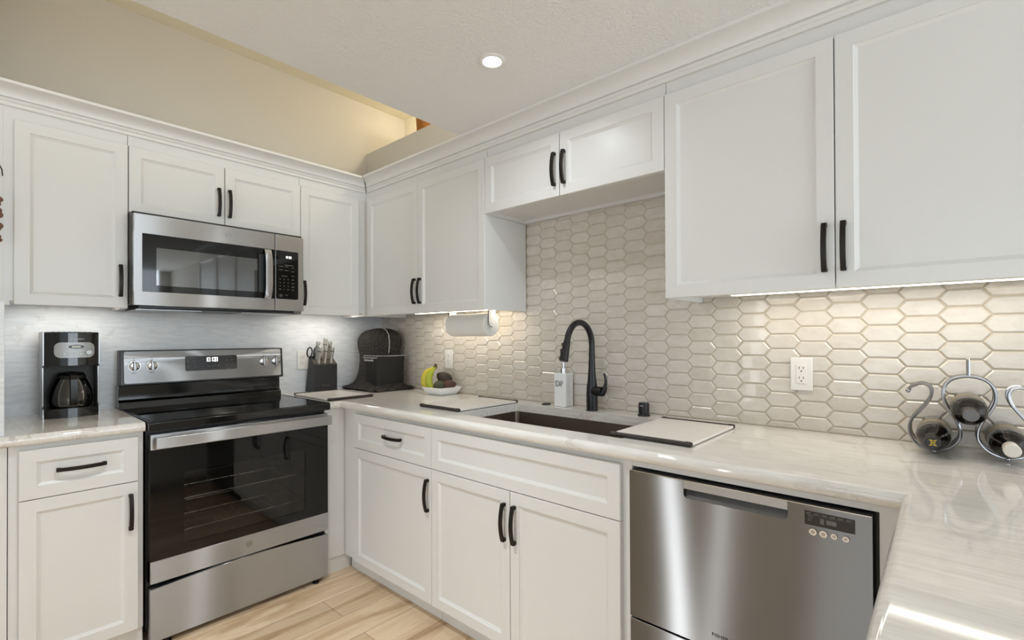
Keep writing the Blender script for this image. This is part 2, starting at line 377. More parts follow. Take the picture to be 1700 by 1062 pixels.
# backsplashes
def inset(poly, t):
    n = len(poly); out = []
    c = Vector((sum(p[0] for p in poly)/n, sum(p[1] for p in poly)/n)); A = [Vector(p) for p in poly]; lines = []
    for i in range(n):
        p, q = A[i], A[(i+1) % n]; d = (q-p).normalized(); nn = Vector((-d.y, d.x))
        if (c-p).dot(nn) < 0: nn = -nn
        lines.append((p+nn*t, d))
    for i in range(n):
        (p, d), (q, e) = lines[i-1], lines[i]; cr = d.x*e.y-d.y*e.x
        if abs(cr) < 1e-6: out.append(q); continue
        s = ((q-p).x*e.y-(q-p).y*e.x)/cr; out.append(p+d*s)
    return out
def clipz(poly, z, above):
    out = []
    for i in range(len(poly)):
        p, q = poly[i], poly[(i+1) % len(poly)]; ip = (p[1] >= z) == above; iq = (q[1] >= z) == above
        if ip: out.append(p)
        if ip != iq: t = (z-p[1])/(q[1]-p[1]); out.append((p[0]+t*(q[0]-p[0]), z))
    return out
tb = MB(); PX, PZ, FL, TL = .0978, .0531, .0765, .119
def tile(poly):
    if len(poly) < 3: return
    a = sum(poly[i][0]*poly[(i+1) % len(poly)][1]-poly[(i+1) % len(poly)][0]*poly[i][1] for i in range(len(poly)))/2
    if abs(a) < .0004: return
    o = inset(poly, .0011); k = inset(poly, .0052); tx, tz = random.gauss(0, .006), random.gauss(0, .008)
    c = Vector((sum(p[0] for p in poly), sum(p[1] for p in poly)))/len(poly)
    rings = [[(p[0], -.003, p[1]) for p in o], [(p[0], -.0050, p[1]) for p in o], [(p[0], -.0080+(p[0]-c.x)*tx+(p[1]-c.y)*tz, p[1]) for p in k]]
    tb.loft(rings)
for k in range(-24, 17):
    cx = 2.2993+k*PX
    for j in range(-9, 22):
        cz = 1.3369+PZ/2+j*PZ+(PZ/2 if k % 2 else 0)
        ztop = 1.878 if 1.33 < cx < 2.33 else 1.42
        if cz-PZ/2 > ztop or cz+PZ/2 < ZC or cx < .0: continue
        h = PZ/2; poly = [(cx-FL/2, cz-h), (cx+FL/2, cz-h), (cx+TL/2, cz), (cx+FL/2, cz+h), (cx-FL/2, cz+h), (cx-TL/2, cz)]
        poly = [(max(p[0], .004), p[1]) for p in poly]
        if cz+h > ztop: poly = clipz(poly, ztop, False)
        if cz-h < ZC+.001: poly = clipz(poly, ZC+.001, True)
        tile(poly)
tb_o = tb.build('hexagon_tile', TILE, None, True, 12)
gs = MB(); gs.box((.0, -.0035, .88), (3.95, 0, 1.42)); gs.box((1.3, -.0035, 1.42), (2.36, 0, 1.885))
root = thing('tile_backsplash', 'beige elongated hexagon tile backsplash on the wall behind sink and faucet', 'backsplash', (1.9, 0, .9))
gs.build('grout', GROUT, root); tb_o.parent = root; tb_o.location = -root.location
tag(box('stone_backsplash', (0, -1.9, .9143), (.012, -.0, 1.44), SLAB), 'pale grey stone slab backsplash on the wall behind the range', 'backsplash')
tag(box('stone_return', (0, -2.3, .9143), (.60, -1.908, 1.385), SLAB, None, .001), 'sliver of pale stone cladding at the far left end of the counter', 'backsplash')

# ------------------------------------------------------------------ wall cabinets on the range wall
def wall_cab(name, label, f, a0, a1, z0, doors, d, extra=None):
    root = thing(name, label, 'cabinet', P(f, (a0+a1)/2, z0, .012), None)
    cab_box(root, f, a0, a1, z0, 2.2, d-.02)
    for dd in doors:
        hh, kw = dd[2], (dd[3] if len(dd) > 3 else {})
        door(root, f, dd[0], dd[1], z0+.0015, ZT, d-.02, hh, **kw)
    return root
zh = 1.5090
c = wall_cab('wall_cabinet', 'tall white wall cabinet above the coffee maker, left of the microwave', 'A', -1.902, -1.5155, ZB, [(-1.8724, -1.5165, (-1.5430, zh, True, H))], XU)
wall_cab('wall_cabinet', 'short white two-door wall cabinet sitting directly above the microwave', 'A', -1.5135, -.7355, 1.8193,
         [(-1.5125, -1.1255, (-1.1532, 1.9365, True, H)), (-1.1220, -.7358, (-1.1036, 1.9365, True, H))], XU)
wall_cab('wall_cabinet', 'narrow white one-door wall cabinet between the microwave and the corner', 'A', -.7335, -.3044, ZB, [(-.7328, -.368, (-.7180, 1.5080, True, H))], XU)
# sink wall
wall_cab('wall_cabinet', 'white two-door wall cabinet in the corner above paper towels and fruit', 'B', .2896, 1.3743, ZB,
         [(.334, .8450, (.8230, 1.511, True, H)), (.8478, 1.3743, (.8722, 1.5105, True, H))], YU)
c = wall_cab('wall_cabinet', 'short white two-door wall cabinet high above the sink', 'B', 1.3763, 2.2876, 1.8484,
             [(1.3768, 1.8217, (1.7995, 1.9655, True, H)), (1.8245, 2.2876, (1.8497, 1.9655, True, H))], YU)
MB().box((1.3763, -.030, 1.852), (2.2876, -.012, 1.8664)).build('hanging_rail', CAB, c)
wall_cab('wall_cabinet', 'large white two-door wall cabinet at right above outlet and wine rack', 'B', 2.2896, 3.3185, ZB,
         [(2.2900, 2.8020, (2.7780, 1.507, True, H)), (2.8050, 3.3185, (2.8244, 1.507, True, H))], YU)
wall_cab('wall_cabinet', 'white wall cabinet at the right edge of the picture', 'B', 3.3205, 3.86, ZB, [(3.3215, 3.86, None)], YU)
tag(box('wall_cabinet', (0, -2.3, 1.387), (.2891, -1.9022, 2.2), CAB), 'sliver of white wall cabinet at the left picture edge', 'cabinet')

# under-cabinet light bars with their light
def led_bar(label, f, a0, a1, d, z, power, h=.014):
    root = thing('light_bar', label, 'light', P(f, (a0+a1)/2, z, d), 'light bars under the wall cabinets')
    b = MB(); b.box(P(f, a0, z, d-.014), P(f, a1, z+h, d+.014), .002 if h > .01 else .001, 1); b.build('housing', WHITEPL, root)
    e = MB(); e.box(P(f, a0+.004, z-h*.35, d-.010), P(f, a1-.004, z-.0002, d+.011), .002, 1); e.build('diffuser', LED, root)
    l = area('light_bar_lamp', (0, 0, 0), (0, 0, 0), abs(a1-a0)-.02 if f == 'B' else .012, .012 if f == 'B' else abs(a1-a0)-.02, power, LEDC)
    l.parent = root; l.location = (0, 0, -h*.35-.001)
    return root
led_bar('lit light bar hidden under the tall cabinet above the coffee maker', 'A', -1.82, -1.56, .17, 1.4005, .6, .004)
led_bar('lit light bar hidden under the narrow cabinet right of the microwave', 'A', -.70, -.33, .17, 1.4005, .75, .004)
led_bar('thin lit light bar under the corner cabinet, above the paper towels', 'B', .60, 1.34, .15, 1.3985, 1.2, .006)
led_bar('long lit light bar under the large right-hand wall cabinet', 'B', 2.46, 3.29, .15, 1.3985, 1.15, .006)

# ------------------------------------------------------------------ base cabinets
def base_cab(label, f, a0, a1, dface, fronts, name='base_cabinet', toe=.06, skip_front=False):
    root = thing(name, label, 'cabinet', P(f, (a0+a1)/2, 0, .3))
    d1 = dface-.02; b = MB()
    b.box(P(f, a0, .082, .01), P(f, a0+.018, .874, d1)); b.box(P(f, a1-.018, .082, .01), P(f, a1, .874, d1))
    b.box(P(f, a0+.018, .082, .01), P(f, a1-.018, .10, d1)); b.box(P(f, a0+.018, .10, .01), P(f, a1-.018, .874, .02))
    b.box(P(f, a0+.018, .10, d1-.018), P(f, a1-.018, .874, d1-.0005)); b.build('cabinet_body', CAB, root)
    MB().box(P(f, a0, .0, .3), P(f, a1, .082, dface-toe)).build('toe_kick', TRIM, root)
    for fr in fronts: door(root, f, *fr[:4], d1, fr[4], fr[5], **(fr[6] if len(fr) > 6 else {}))
    return root
ZD0, ZD1, ZD2, ZD3 = .0875, .6775, .6805, .8565
base_cab('white base cabinet with one drawer and door left of the range', 'A', -1.899, -1.517, XB,
         [(-1.8726, -1.5349, ZD2, ZD3, (-1.7067, .7738, False, H), 'drawer'), (-1.8726, -1.5349, ZD0, ZD1, (-1.5608, .5630, True, H), 'door')], toe=.03)
tag(box('base_cabinet', (0, -2.3, 0), (.6, -1.9015, .874), CAB), 'sliver of white base cabinet at the left picture edge', 'cabinet')
r = thing('corner_filler', 'plain white corner panel right of the range, under the cutting board', 'panel', (.3, -.69, 0))
b = MB(); b.box((.02, -.744, .081), (.6, -.6304, .874)); b.build('panel', CAB, r); MB().box((.3, -.744, 0), (.592, -.5885, .081)).build('toe_kick', TRIM, r)
base_cab('white base cabinet with drawer and door in the corner below the fruit dish', 'B', .602, 1.3663, YB,
         [(.7299, 1.3652, ZD2, ZD3, (1.0810, .7750, False, H), 'drawer'), (.7299, 1.3652, ZD0, ZD1, (1.3470, .5615, True, H), 'door')])
base_cab('white sink base cabinet with two doors under a long false drawer front', 'B', 1.3678, 2.3175, YB,
         [(1.3682, 2.2860, ZD2, ZD3, None, 'drawer_front'), (1.3682, 1.8255, ZD0, ZD1, (1.8018, .5595, True, H), 'door'), (1.8285, 2.2860, ZD0, ZD1, (1.8530, .5593, True, H), 'door')])
r = thing('peninsula_base', 'white base of the peninsula under the counter at lower right', 'cabinet', (3.4, -1.6, 0))
b = MB(); b.box((2.995, -2.58, .09), (3.70, -.02, .874)); b.build('cabinet_body', CAB, r); MB().box((3.05, -2.55, 0), (3.65, -.05, .09)).build('toe_kick', TRIM, r)
box('face_rail', (2.3185, -.63, .8545), (2.9258, -.58, .874), CAB, r); box('face_stile', (2.926, -.63, 0), (2.99, -.05, .874), CAB, r)

# ------------------------------------------------------------------ countertops
def slab(name, xs, ys, filled, edges, z0, z1, r):
    bm = bmesh.new(); V = {}
    def v(i, j, k):
        key = (i, j, k)
        if key not in V: V[key] = bm.verts.new((xs[i], ys[j], (z0, z1)[k]))
        return V[key]
    fil = {(i, j) for i in range(len(xs)-1) for j in range(len(ys)-1) if filled((xs[i]+xs[i+1])/2, (ys[j]+ys[j+1])/2)}
    for i, j in fil:
        bm.faces.new([v(i, j, 1), v(i+1, j, 1), v(i+1, j+1, 1), v(i, j+1, 1)]); bm.faces.new([v(i, j, 0), v(i, j+1, 0), v(i+1, j+1, 0), v(i+1, j, 0)])
        for (di, dj, a, b_) in ((-1, 0, (i, j), (i, j+1)), (1, 0, (i+1, j+1), (i+1, j)), (0, -1, (i+1, j), (i, j)), (0, 1, (i, j+1), (i+1, j+1))):
            if (i+di, j+dj) not in fil: bm.faces.new([v(*a, 0), v(*a, 1), v(*b_, 1), v(*b_, 0)])
    bmesh.ops.recalc_face_normals(bm, faces=bm.faces)
    es = [e for e in bm.edges if abs(e.verts[0].co.z-e.verts[1].co.z) < 1e-6 and edges((e.verts[0].co+e.verts[1].co)/2, e)]
    bmesh.ops.bevel(bm, geom=es, offset=r, segments=6, profile=.5, affect='EDGES')
    mb = MB(); mb.bm.free(); mb.bm = bm; return mb.build(name, QUARTZ, None, True, 40)
NX, NY, PXE = .637, -.672, 2.967
HX0, HX1, HY0, HY1 = 1.41, 2.238, -.55, -.13
def filled(x, y):
    if y < -.672: return (PXE < x) or (x < NX and y > -.746)
    return not (HX0 < x < HX1 and HY0 < y < HY1)
def edg(c, e):
    d = e.verts[1].co-e.verts[0].co
    if len(e.link_faces) != 2 or abs(e.calc_face_angle(0)) < 1: return False
    if abs(d.x) > 1e-6: return abs(c.y-NY) < 1e-4 and NX-.01 < c.x < PXE+.01 or c.y < -2.5
    return (abs(c.x-NX) < 1e-4 and c.y < -.67) or (abs(c.x-PXE) < 1e-4 and c.y < -.66)
ct = slab('countertop', [0, NX, HX0, HX1, PXE, 3.78], [-2.6, -.746, NY, HY0, HY1, 0], filled, edg, .876, ZC, .0178)
tag(ct, 'long white quartz worktop with sink cutout running onto the peninsula', 'countertop')
ct2 = slab('countertop', [0, NX], [-2.3, -1.5165], lambda x, y: True, lambda c, e: abs(c.x-NX) < 1e-4, .876, ZC, .0178)
tag(ct2, 'short white quartz worktop left of the range under the coffee maker', 'countertop')

# ------------------------------------------------------------------ sink
def sink():
    r = thing('kitchen_sink', 'wide undermount stainless steel sink basin set in the worktop', 'sink', (1.82, -.34, .66))
    x0, x1, y0, y1, zt, zb = HX0-.006, HX1+.006, HY0-.006, HY1+.006, .8755, .665
    b = MB(); rr = []
    def ring(o, z, rad=.02):
        pts = []
        for cx, cy, st in ((x1-o-rad, y1-o-rad, 0), (x0+o+rad, y1-o-rad, 90), (x0+o+rad, y0+o+rad, 180), (x1-o-rad, y0+o+rad, 270)):
            for k in range(6): t = R(st+18*k); pts.append((cx+rad*math.cos(t), cy+rad*math.sin(t), z))
        return pts
    b.loft([ring(-.02, zt), ring(0, zt), ring(.004, zb+.02), ring(.012, zb+.004), ring(.024, zb), ring(.3, zb+.0001) if False else ring(.06, zb), ring(.06, zb-.003), ring(.0, zb-.003), ring(-.003, zb+.02), ring(-.004, zt-.003), ring(-.02, zt-.003)], False, True)
    b.bm.faces.ensure_lookup_table()
    b.build('basin', SINKM, r, True, 40)
    MB().box((x0+.055, y0+.055, zb-.003), (x1-.055, y1-.055, zb+.0002)).build('basin_floor', SINKM, r)
    MB().lathe([(.045, 0), (.045, .003), (.036, .004), (.02, .001), (.0, .001)], (1.82, -.30, zb+.0003)).build('drain', CHROME, r)
sink()

# ------------------------------------------------------------------ range
def kitchen_range():
    y0, y1 = -1.5032, -.7508; yc = (y0+y1)/2
    r = thing('electric_range', 'stainless steel electric range with black glass cooktop and oven door', 'range', (.35, yc, 0))
    b = MB()  # hollow body
    b.box((.03, y0-.006, .06), (.60, y0+.02, .875)); b.box((.03, y1-.02, .06), (.60, y1+.004, .875)); b.box((.03, y0+.02, .06), (.05, y1-.02, .875))
    b.box((.05, y0+.02, .06), (.60, y1-.02, .30)); b.box((.05, y0+.02, .76), (.60, y1-.02, .875)); b.build('body', BLKPLAST, r)
    b = MB()  # oven cavity
    cy0, cy1 = y0+.055, y1-.055
    b.box((.12, cy0-.004, .315), (.595, cy0, .74)); b.box((.12, cy1, .315), (.595, cy1+.004, .74)); b.box((.116, cy0, .315), (.12, cy1, .74)); b.box((.12, cy0, .311), (.595, cy1, .315)); b.box((.12, cy0, .74), (.595, cy1, .744)); b.build('oven_cavity', OVENIN, r)
    for z in (.43, .565):
        b = MB()
        for k in range(15): y = cy0+.02+k*(cy1-cy0-.04)/14; b.tube([(.14, y, z), (.585, y, z)], .0022, 6)
        for x in (.14, .36, .585): b.tube([(x, cy0+.004, z-.003), (x, cy1-.004, z-.003)], .0035, 6)
        b.build('oven_rack', CHROME, r)
    # cooktop
    b = MB(); b.box((.085, y0-.009, .880), (.668, y1+.006, .9135), .005, 3); ck = b.build('cooktop', BLKGLOSS, r)
    b = MB(); b.box((.11, y0+.006, .9136), (.650, y1-.006, .9155), .0008, 1); gt = b.build('glass_top', BLKGLASS, ck)
    box('side_rim', (.105, y0-.0085, .9130), (.665, y0+.001, .9175), BLKGLOSS, ck, .002); box('side_rim', (.105, y1-.003, .9130), (.665, y1+.0055, .9175), BLKGLOSS, ck, .002)
    # riser and control panel
    b = MB(); b.prism([(.03, y0-.012, .9), (.115, y0-.012, .9), (.105, y0-.012, .945), (.085, y0-.012, .955), (.085, y0-.012, 1.028), (.03, y0-.012, 1.028)], (0, y1-y0+.002, 0), .002, 2); b.build('backguard_riser', BLKGLOSS, r)
    b = MB(); zb, zt = 1.022, 1.195
    def pl(z): return .108-(z-zb)*.09
    ya, yb2 = y0-.006, y1+.005
    b.prism([(.025, ya, zb), (.088, ya, zb), (pl(zb)-.004, ya, zb+.004), (pl(zt)-.004, ya, zt-.002), (.07, ya, zt), (.025, ya, zt)], (0, yb2-ya, 0), .003, 2); b.build('backguard', BLKPLAST, r)
    b = MB(); z0, z1 = 1.0345, 1.1885
    pts = rrect('A', y0+.008, y1-.009, z0, z1, 0, .008)
    b.prism([(pl(p[2])-.006, p[1], p[2]) for p in pts], (.0075, 0, 0)); cp = b.build('control_panel', STEEL, r)
    b = MB(); pts = rrect('A', -1.2440, -.9975, 1.0825, 1.1590, 0, .009); b.prism([(pl(p[2])+.0008, p[1], p[2]) for p in pts], (.0018, 0, 0)); ds = b.build('display', SCREEN, r)
    clock('10:08', 'A', -1.122, 1.1395, pl(1.1395)+.0032, .0185, DISPW, ds)
    mk = [((pl(z)+.0022, y-.006, z-.0022), (pl(z)+.0032, y+.006, z+.0022)) for y, z in [(-1.232, 1.134), (-1.203, 1.134), (-1.231, 1.106), (-1.200, 1.106), (-1.165, 1.104), (-1.138, 1.105), (-1.117, 1.105), (-1.09, 1.105), (-1.047, 1.134), (-1.022, 1.135), (-1.047, 1.108), (-1.022, 1.108)]]
    mk += [((pl(z)+.0022, y-wd/2, z-.001), (pl(z)+.0032, y+wd/2, z+.001)) for y, wd, z in ((-1.21, .03, 1.148), (-1.034, .028, 1.149), (-1.034, .02, 1.094))]
    marks('key_label', mk, INKG, ds)
    mk = [((pl(zz)+.001, y-.0018, zz-.0018), (pl(zz)+.0022, y+.0018, zz+.0018)) for y, zz in ((-1.4563, 1.155), (-1.3856, 1.158), (-.8581, 1.152), (-.7906, 1.152), (-1.313, 1.1235))]
    for y in (-1.4563, -1.3856, -.8581, -.7906):
        mk += [((pl(1.085)+.001, y-.009, 1.0835), (pl(1.085)+.002, y+.009, 1.0855)), ((pl(1.146)+.001, y-.004, 1.1445), (pl(1.146)+.002, y+.006, 1.147))]
    marks('panel_mark', mk, INKG, cp)
    for y in (-1.4563, -1.3856, -.8581, -.7906):
        z = 1.1185; d = pl(z)
        b = MB(); disc(b, 'A', y, z, d+.0008, d+.010, .026, 32, .0245); b.ball((d+.009, y, z), .024, (.25, 1, 1), 24); kn = b.build('knob', CHROME, r)
        b = MB(); b.box((d+.010, y-.0065, z-.023), (d+.030, y+.0065, z+.023), .003, 2); b.build('knob_grip', SATIN, kn)
        b = MB(); b.box((d+.030, y-.001, z+.008), (d+.0308, y+.001, z+.022)); b.build('pointer', INK, kn)
    # door
    zt, zb, xf = .8618, .2600, .6484
    b = MB(); b.box((.603, y0, zb), (xf-.0065, y0+.02, .80)); b.box((.603, y1-.02, zb), (xf-.0065, y1, .80)); b.box((.603, y0+.02, zb), (xf-.006, y1-.02, .345)); b.box((.603, y0+.02, .775), (xf-.006, y1-.02, .80)); dr = b.build('oven_door', BLKPLAST, r)
    gy0, gy1, gz0, gz1 = -1.386, -.869, .392, .693
    b = MB(); n = 5; out = [(xf, y0, .3494), (xf, y1, .3494), (xf, y1, .7995), (xf, y0, .7995)]
    rr = rrect('A', gy0, gy1, gz0, gz1, xf, .016, 4)
    # frame of glass around the window
    def outer(p):
        t = []; return p
    q = []; m_ = len(rr); cyw, czw = (gy0+gy1)/2, (gz0+gz1)/2
    for p in rr:
        s = min((((y1 if p[1] > cyw else y0)-cyw)/(p[1]-cyw)) if abs(p[1]-cyw) > 1e-6 else 1e9, 1e9)
        q.append((xf, y1 if p[1] > cyw else y0, .7995 if p[2] > czw else .3494))
    # four strips + corner fans, as one mesh
    bm = b.bm; vi = [bm.verts.new(p) for p in rr]; co = {}
    def cv(p):
        k = (round(p[1], 4), round(p[2], 4))
        if k not in co: co[k] = bm.verts.new(p)
        return co[k]
    for i in range(m_):
        j = (i+1) % m_; a_, c_ = cv(q[i]), cv(q[j])
        bm.faces.new((vi[i], vi[j], a_) if a_ == c_ else (vi[i], vi[j], c_, a_))
    ext = bmesh.ops.extrude_face_region(bm, geom=list(bm.faces)); bmesh.ops.translate(bm, verts=[e for e in ext['geom'] if isinstance(e, bmesh.types.BMVert)], vec=(-.006, 0, 0))
    b.build('door_glass', BLKGLASS, dr)
    b = MB(); b.prism([(xf-.005, p[1], p[2]) for p in rr], (.003, 0, 0)); b.build('oven_window', OVENGL, dr)
    b = MB(); b.box((.603, y0, zb), (xf+.001, y1, .3490), .0015, 1); db = b.build('door_band', STEEL, dr)
    b = MB(); b.box((.603, y0, .8000), (xf+.004, y1, zt), .003, 2); b.build('door_top_band', STEEL, dr)
    b = MB(); b.box((.672, y0+.012, .8075), (.690, y1+.004, .8535), .005, 3)
    for y in (y0+.045, y1-.045): b.box((xf+.003, y-.016, .818), (.676, y+.016, .846), .003, 1)
    b.build('handle', STEEL, dr)
    b = MB(); disc(b, 'A', -1.1320, .3085, xf+.001, xf+.0026, .0155, 32); bd = b.build('badge', SATIN, r)
    text('GE', .014, 'A', -1.1320, .3085, xf+.0028, INKG, bd); ring_ = MB(); ring_.tube([P('A', -1.132+.0135*math.cos(t), .3085+.0135*math.sin(t), xf+.0027) for t in [k*math.pi/12 for k in range(24)]], .0006, 6, True); ring_.build('badge_ring', INKG, bd)
    # storage drawer with a bowed top edge
    b = MB(); n = 24; x = xf
    pts = [(x, y0+.001, .0251)]+[(x, y1-.001, .0251)]+[(x, y0+(y1-y0)*(1-k/n)*1.0, .2354+.0165*(1-(2*(1-k/n)-1)**2)) for k in range(n+1)]
    b.prism([(.603, p[1], p[2]) for p in pts], (x-.603, 0, 0)); b.build('storage_drawer', STEEL, r)
    b = MB(); b.box((.12, y0+.02, .0245), (.604, y1-.02, .06)); b.build('base_pan', BLKPLAST, r)
    for x in (.628, .12):
        for y in (y0+.06, y1-.055):
            MB().lathe([(.017, 0), (.017, .006), (.009, .010), (.009, .0248)], (x, y, 0.0), (0, 0, 1), 16).build('leveling_foot', BLKPLAST, r)
kitchen_range()

# ------------------------------------------------------------------ microwave
def microwave():
    y0, y1, z0, z1, xf = -1.5145, -.7655, 1.3985, 1.8005, .41
    r = thing('microwave', 'stainless over-the-range microwave with black window and keypad', 'microwave', (.2, (y0+y1)/2, z0))
    b = MB(); t = .012; xb = .385
    b.box((.015, y0, z0+.006), (xb, y0+t, z1+.012)); b.box((.015, y1-t, z0+.006), (xb, y1, z1+.012)); b.box((.015, y0+t, z0+.006), (xb, y1-t, z0+.03)); b.box((.015, y0+t, z1-.02), (xb, y1-t, z1+.012)); b.box((.015, y0+t, z0+.03), (.03, y1-t, z1-.02)); b.build('case', DARKGREY, r)
    b = MB(); b.prism([(.05, y0+.02, z0+.0055), (.37, y0+.02, z0+.0055), (.34, y0+.05, z0-.014), (.06, y0+.05, z0-.014)], (0, 0, 0.0001)) if False else b.box((.05, y0+.03, z0-.012), (.36, y1-.03, z0+.0055), .004, 1); gr = b.build('underside', BLKPLAST, r)
    for y in (-1.36, -.92): box('grease_filter', (.10, y-.13, z0-.0155), (.32, y+.13, z0-.0125), SATIN, gr)
    b = MB(); b.box((.03, y0+.04, z0+.035), (.36, -.95, z0+.04)); b.box((.03, y0+.04, z1-.05), (.36, -.95, z1-.045)); b.box((.03, y0+.036, z0+.035), (.36, y0+.04, z1-.045)); b.box((.03, -.95, z0+.035), (.36, -.946, z1-.045)); b.box((.03, y0+.04, z0+.04), (.034, -.95, z1-.05)); b.build('cavity', mat('cavity_grey', (92, 91, 90), .5), r)
    ys = -.9172
    # door: steel frame around a glass
    wy0, wy1, wz0, wz1 = -1.484, -.9265, 1.4595, 1.7160
    b = MB(); b.box((xb+.001, y0, wz1), (xf, ys-.0012, z1), .003, 2); b.box((xb+.001, y0, z0), (xf, ys-.0012, wz0), .003, 2); b.box((xb+.001, y0, wz0-.003), (xf, wy0, wz1+.003)); dr = b.build('door', STEEL, r)
    b = MB(); b.box((xb+.002, wy0, wz0), (xf-.003, wy0+.006, wz1)); gb = MB()
    fy0, fy1, fz0, fz1 = wy0+.052, -1.0, wz0+.030, wz1-.058
    for lo, hi in (((wy0, wz0), (wy1+.008, fz0)), ((wy0, fz1), (wy1+.008, wz1)), ((wy0, fz0), (fy0, fz1)), ((fy1, fz0), (wy1+.008, fz1))): gb.box((xf-.006, lo[0], lo[1]), (xf-.0015, hi[0], hi[1]))
    b.bm.free(); gb.build('door_glass', BLKGLASS, dr)
    MB().box((xf-.0058, fy0, fz0), (xf-.0020, fy1, fz1)).build('window_screen', MICROGL, dr)
    b = MB(); b.box((xf-.001, -1.002, 1.485), (xf+.003, -.962, 1.690), .006, 3); b.build('handle_recess', BLKMATTE, dr)
    hb = MB(); rg = []
    for k in range(13):
        t = -1+2*k/12; z = 1.5835+t*.128; o = xf+.012+.022*(1-t**4); rg.append([(o-.012, -.9735, z), (o-.012, -.9425, z), (o-.001, -.9415, z), (o, -.951, z), (o, -.966, z), (o-.001, -.9745, z)])
    hb.loft(rg); hb.build('handle', STEEL, dr)
    b = MB(); disc(b, 'A', -1.1405, 1.7605, xf, xf+.0015, .0145, 32); bd = b.build('badge', SATIN, r); text('GE', .013, 'A', -1.1405, 1.7605, xf+.0016, INKG, bd)
    ring_ = MB(); ring_.tube([P('A', -1.1405+.0125*math.cos(t), 1.7605+.0125*math.sin(t), xf+.0016) for t in [k*math.pi/12 for k in range(24)]], .0006, 6, True); ring_.build('badge_ring', INKG, bd)
    b = MB(); b.box((xb+.001, ys+.0012, z0), (xf, y1, z1), .003, 2); cp = b.build('control_column', STEEL, r)
    kp = rpanel('keypad', 'A', -.9135, -.7955, 1.4600, 1.7165, xf-.001, xf+.0012, .006, BLKGLASS, r)
    clock('10:08', 'A', -.848, 1.684, xf+.0014, .010, DISPW, kp)
    mk = [((xf+.001, -.892+i*.021-.0018, 1.5650-j*.018-.0026), (xf+.0018, -.892+i*.021+.0018, 1.5650-j*.018+.0026)) for i in range(3) for j in range(3)]
    for y, z, wd in ((-.888, 1.633, .022), (-.858, 1.633, .02), (-.825, 1.630, .012), (-.888, 1.615, .02), (-.858, 1.613, .02), (-.825, 1.609, .012), (-.87, 1.582, .03), (-.825, 1.585, .012), (-.825, 1.565, .012), (-.825, 1.545, .014), (-.825, 1.527, .014), (-.825, 1.510, .014), (-.892, 1.511, .012), (-.871, 1.511, .004), (-.85, 1.511, .012), (-.888, 1.481, .016), (-.858, 1.481, .012), (-.888, 1.474, .014), (-.845, 1.642, .045)):
        mk.append(((xf+.001, y-wd/2, z-.0014), (xf+.0018, y+wd/2, z+.0014)))
    marks('key_label', mk, INKG, kp)
microwave()

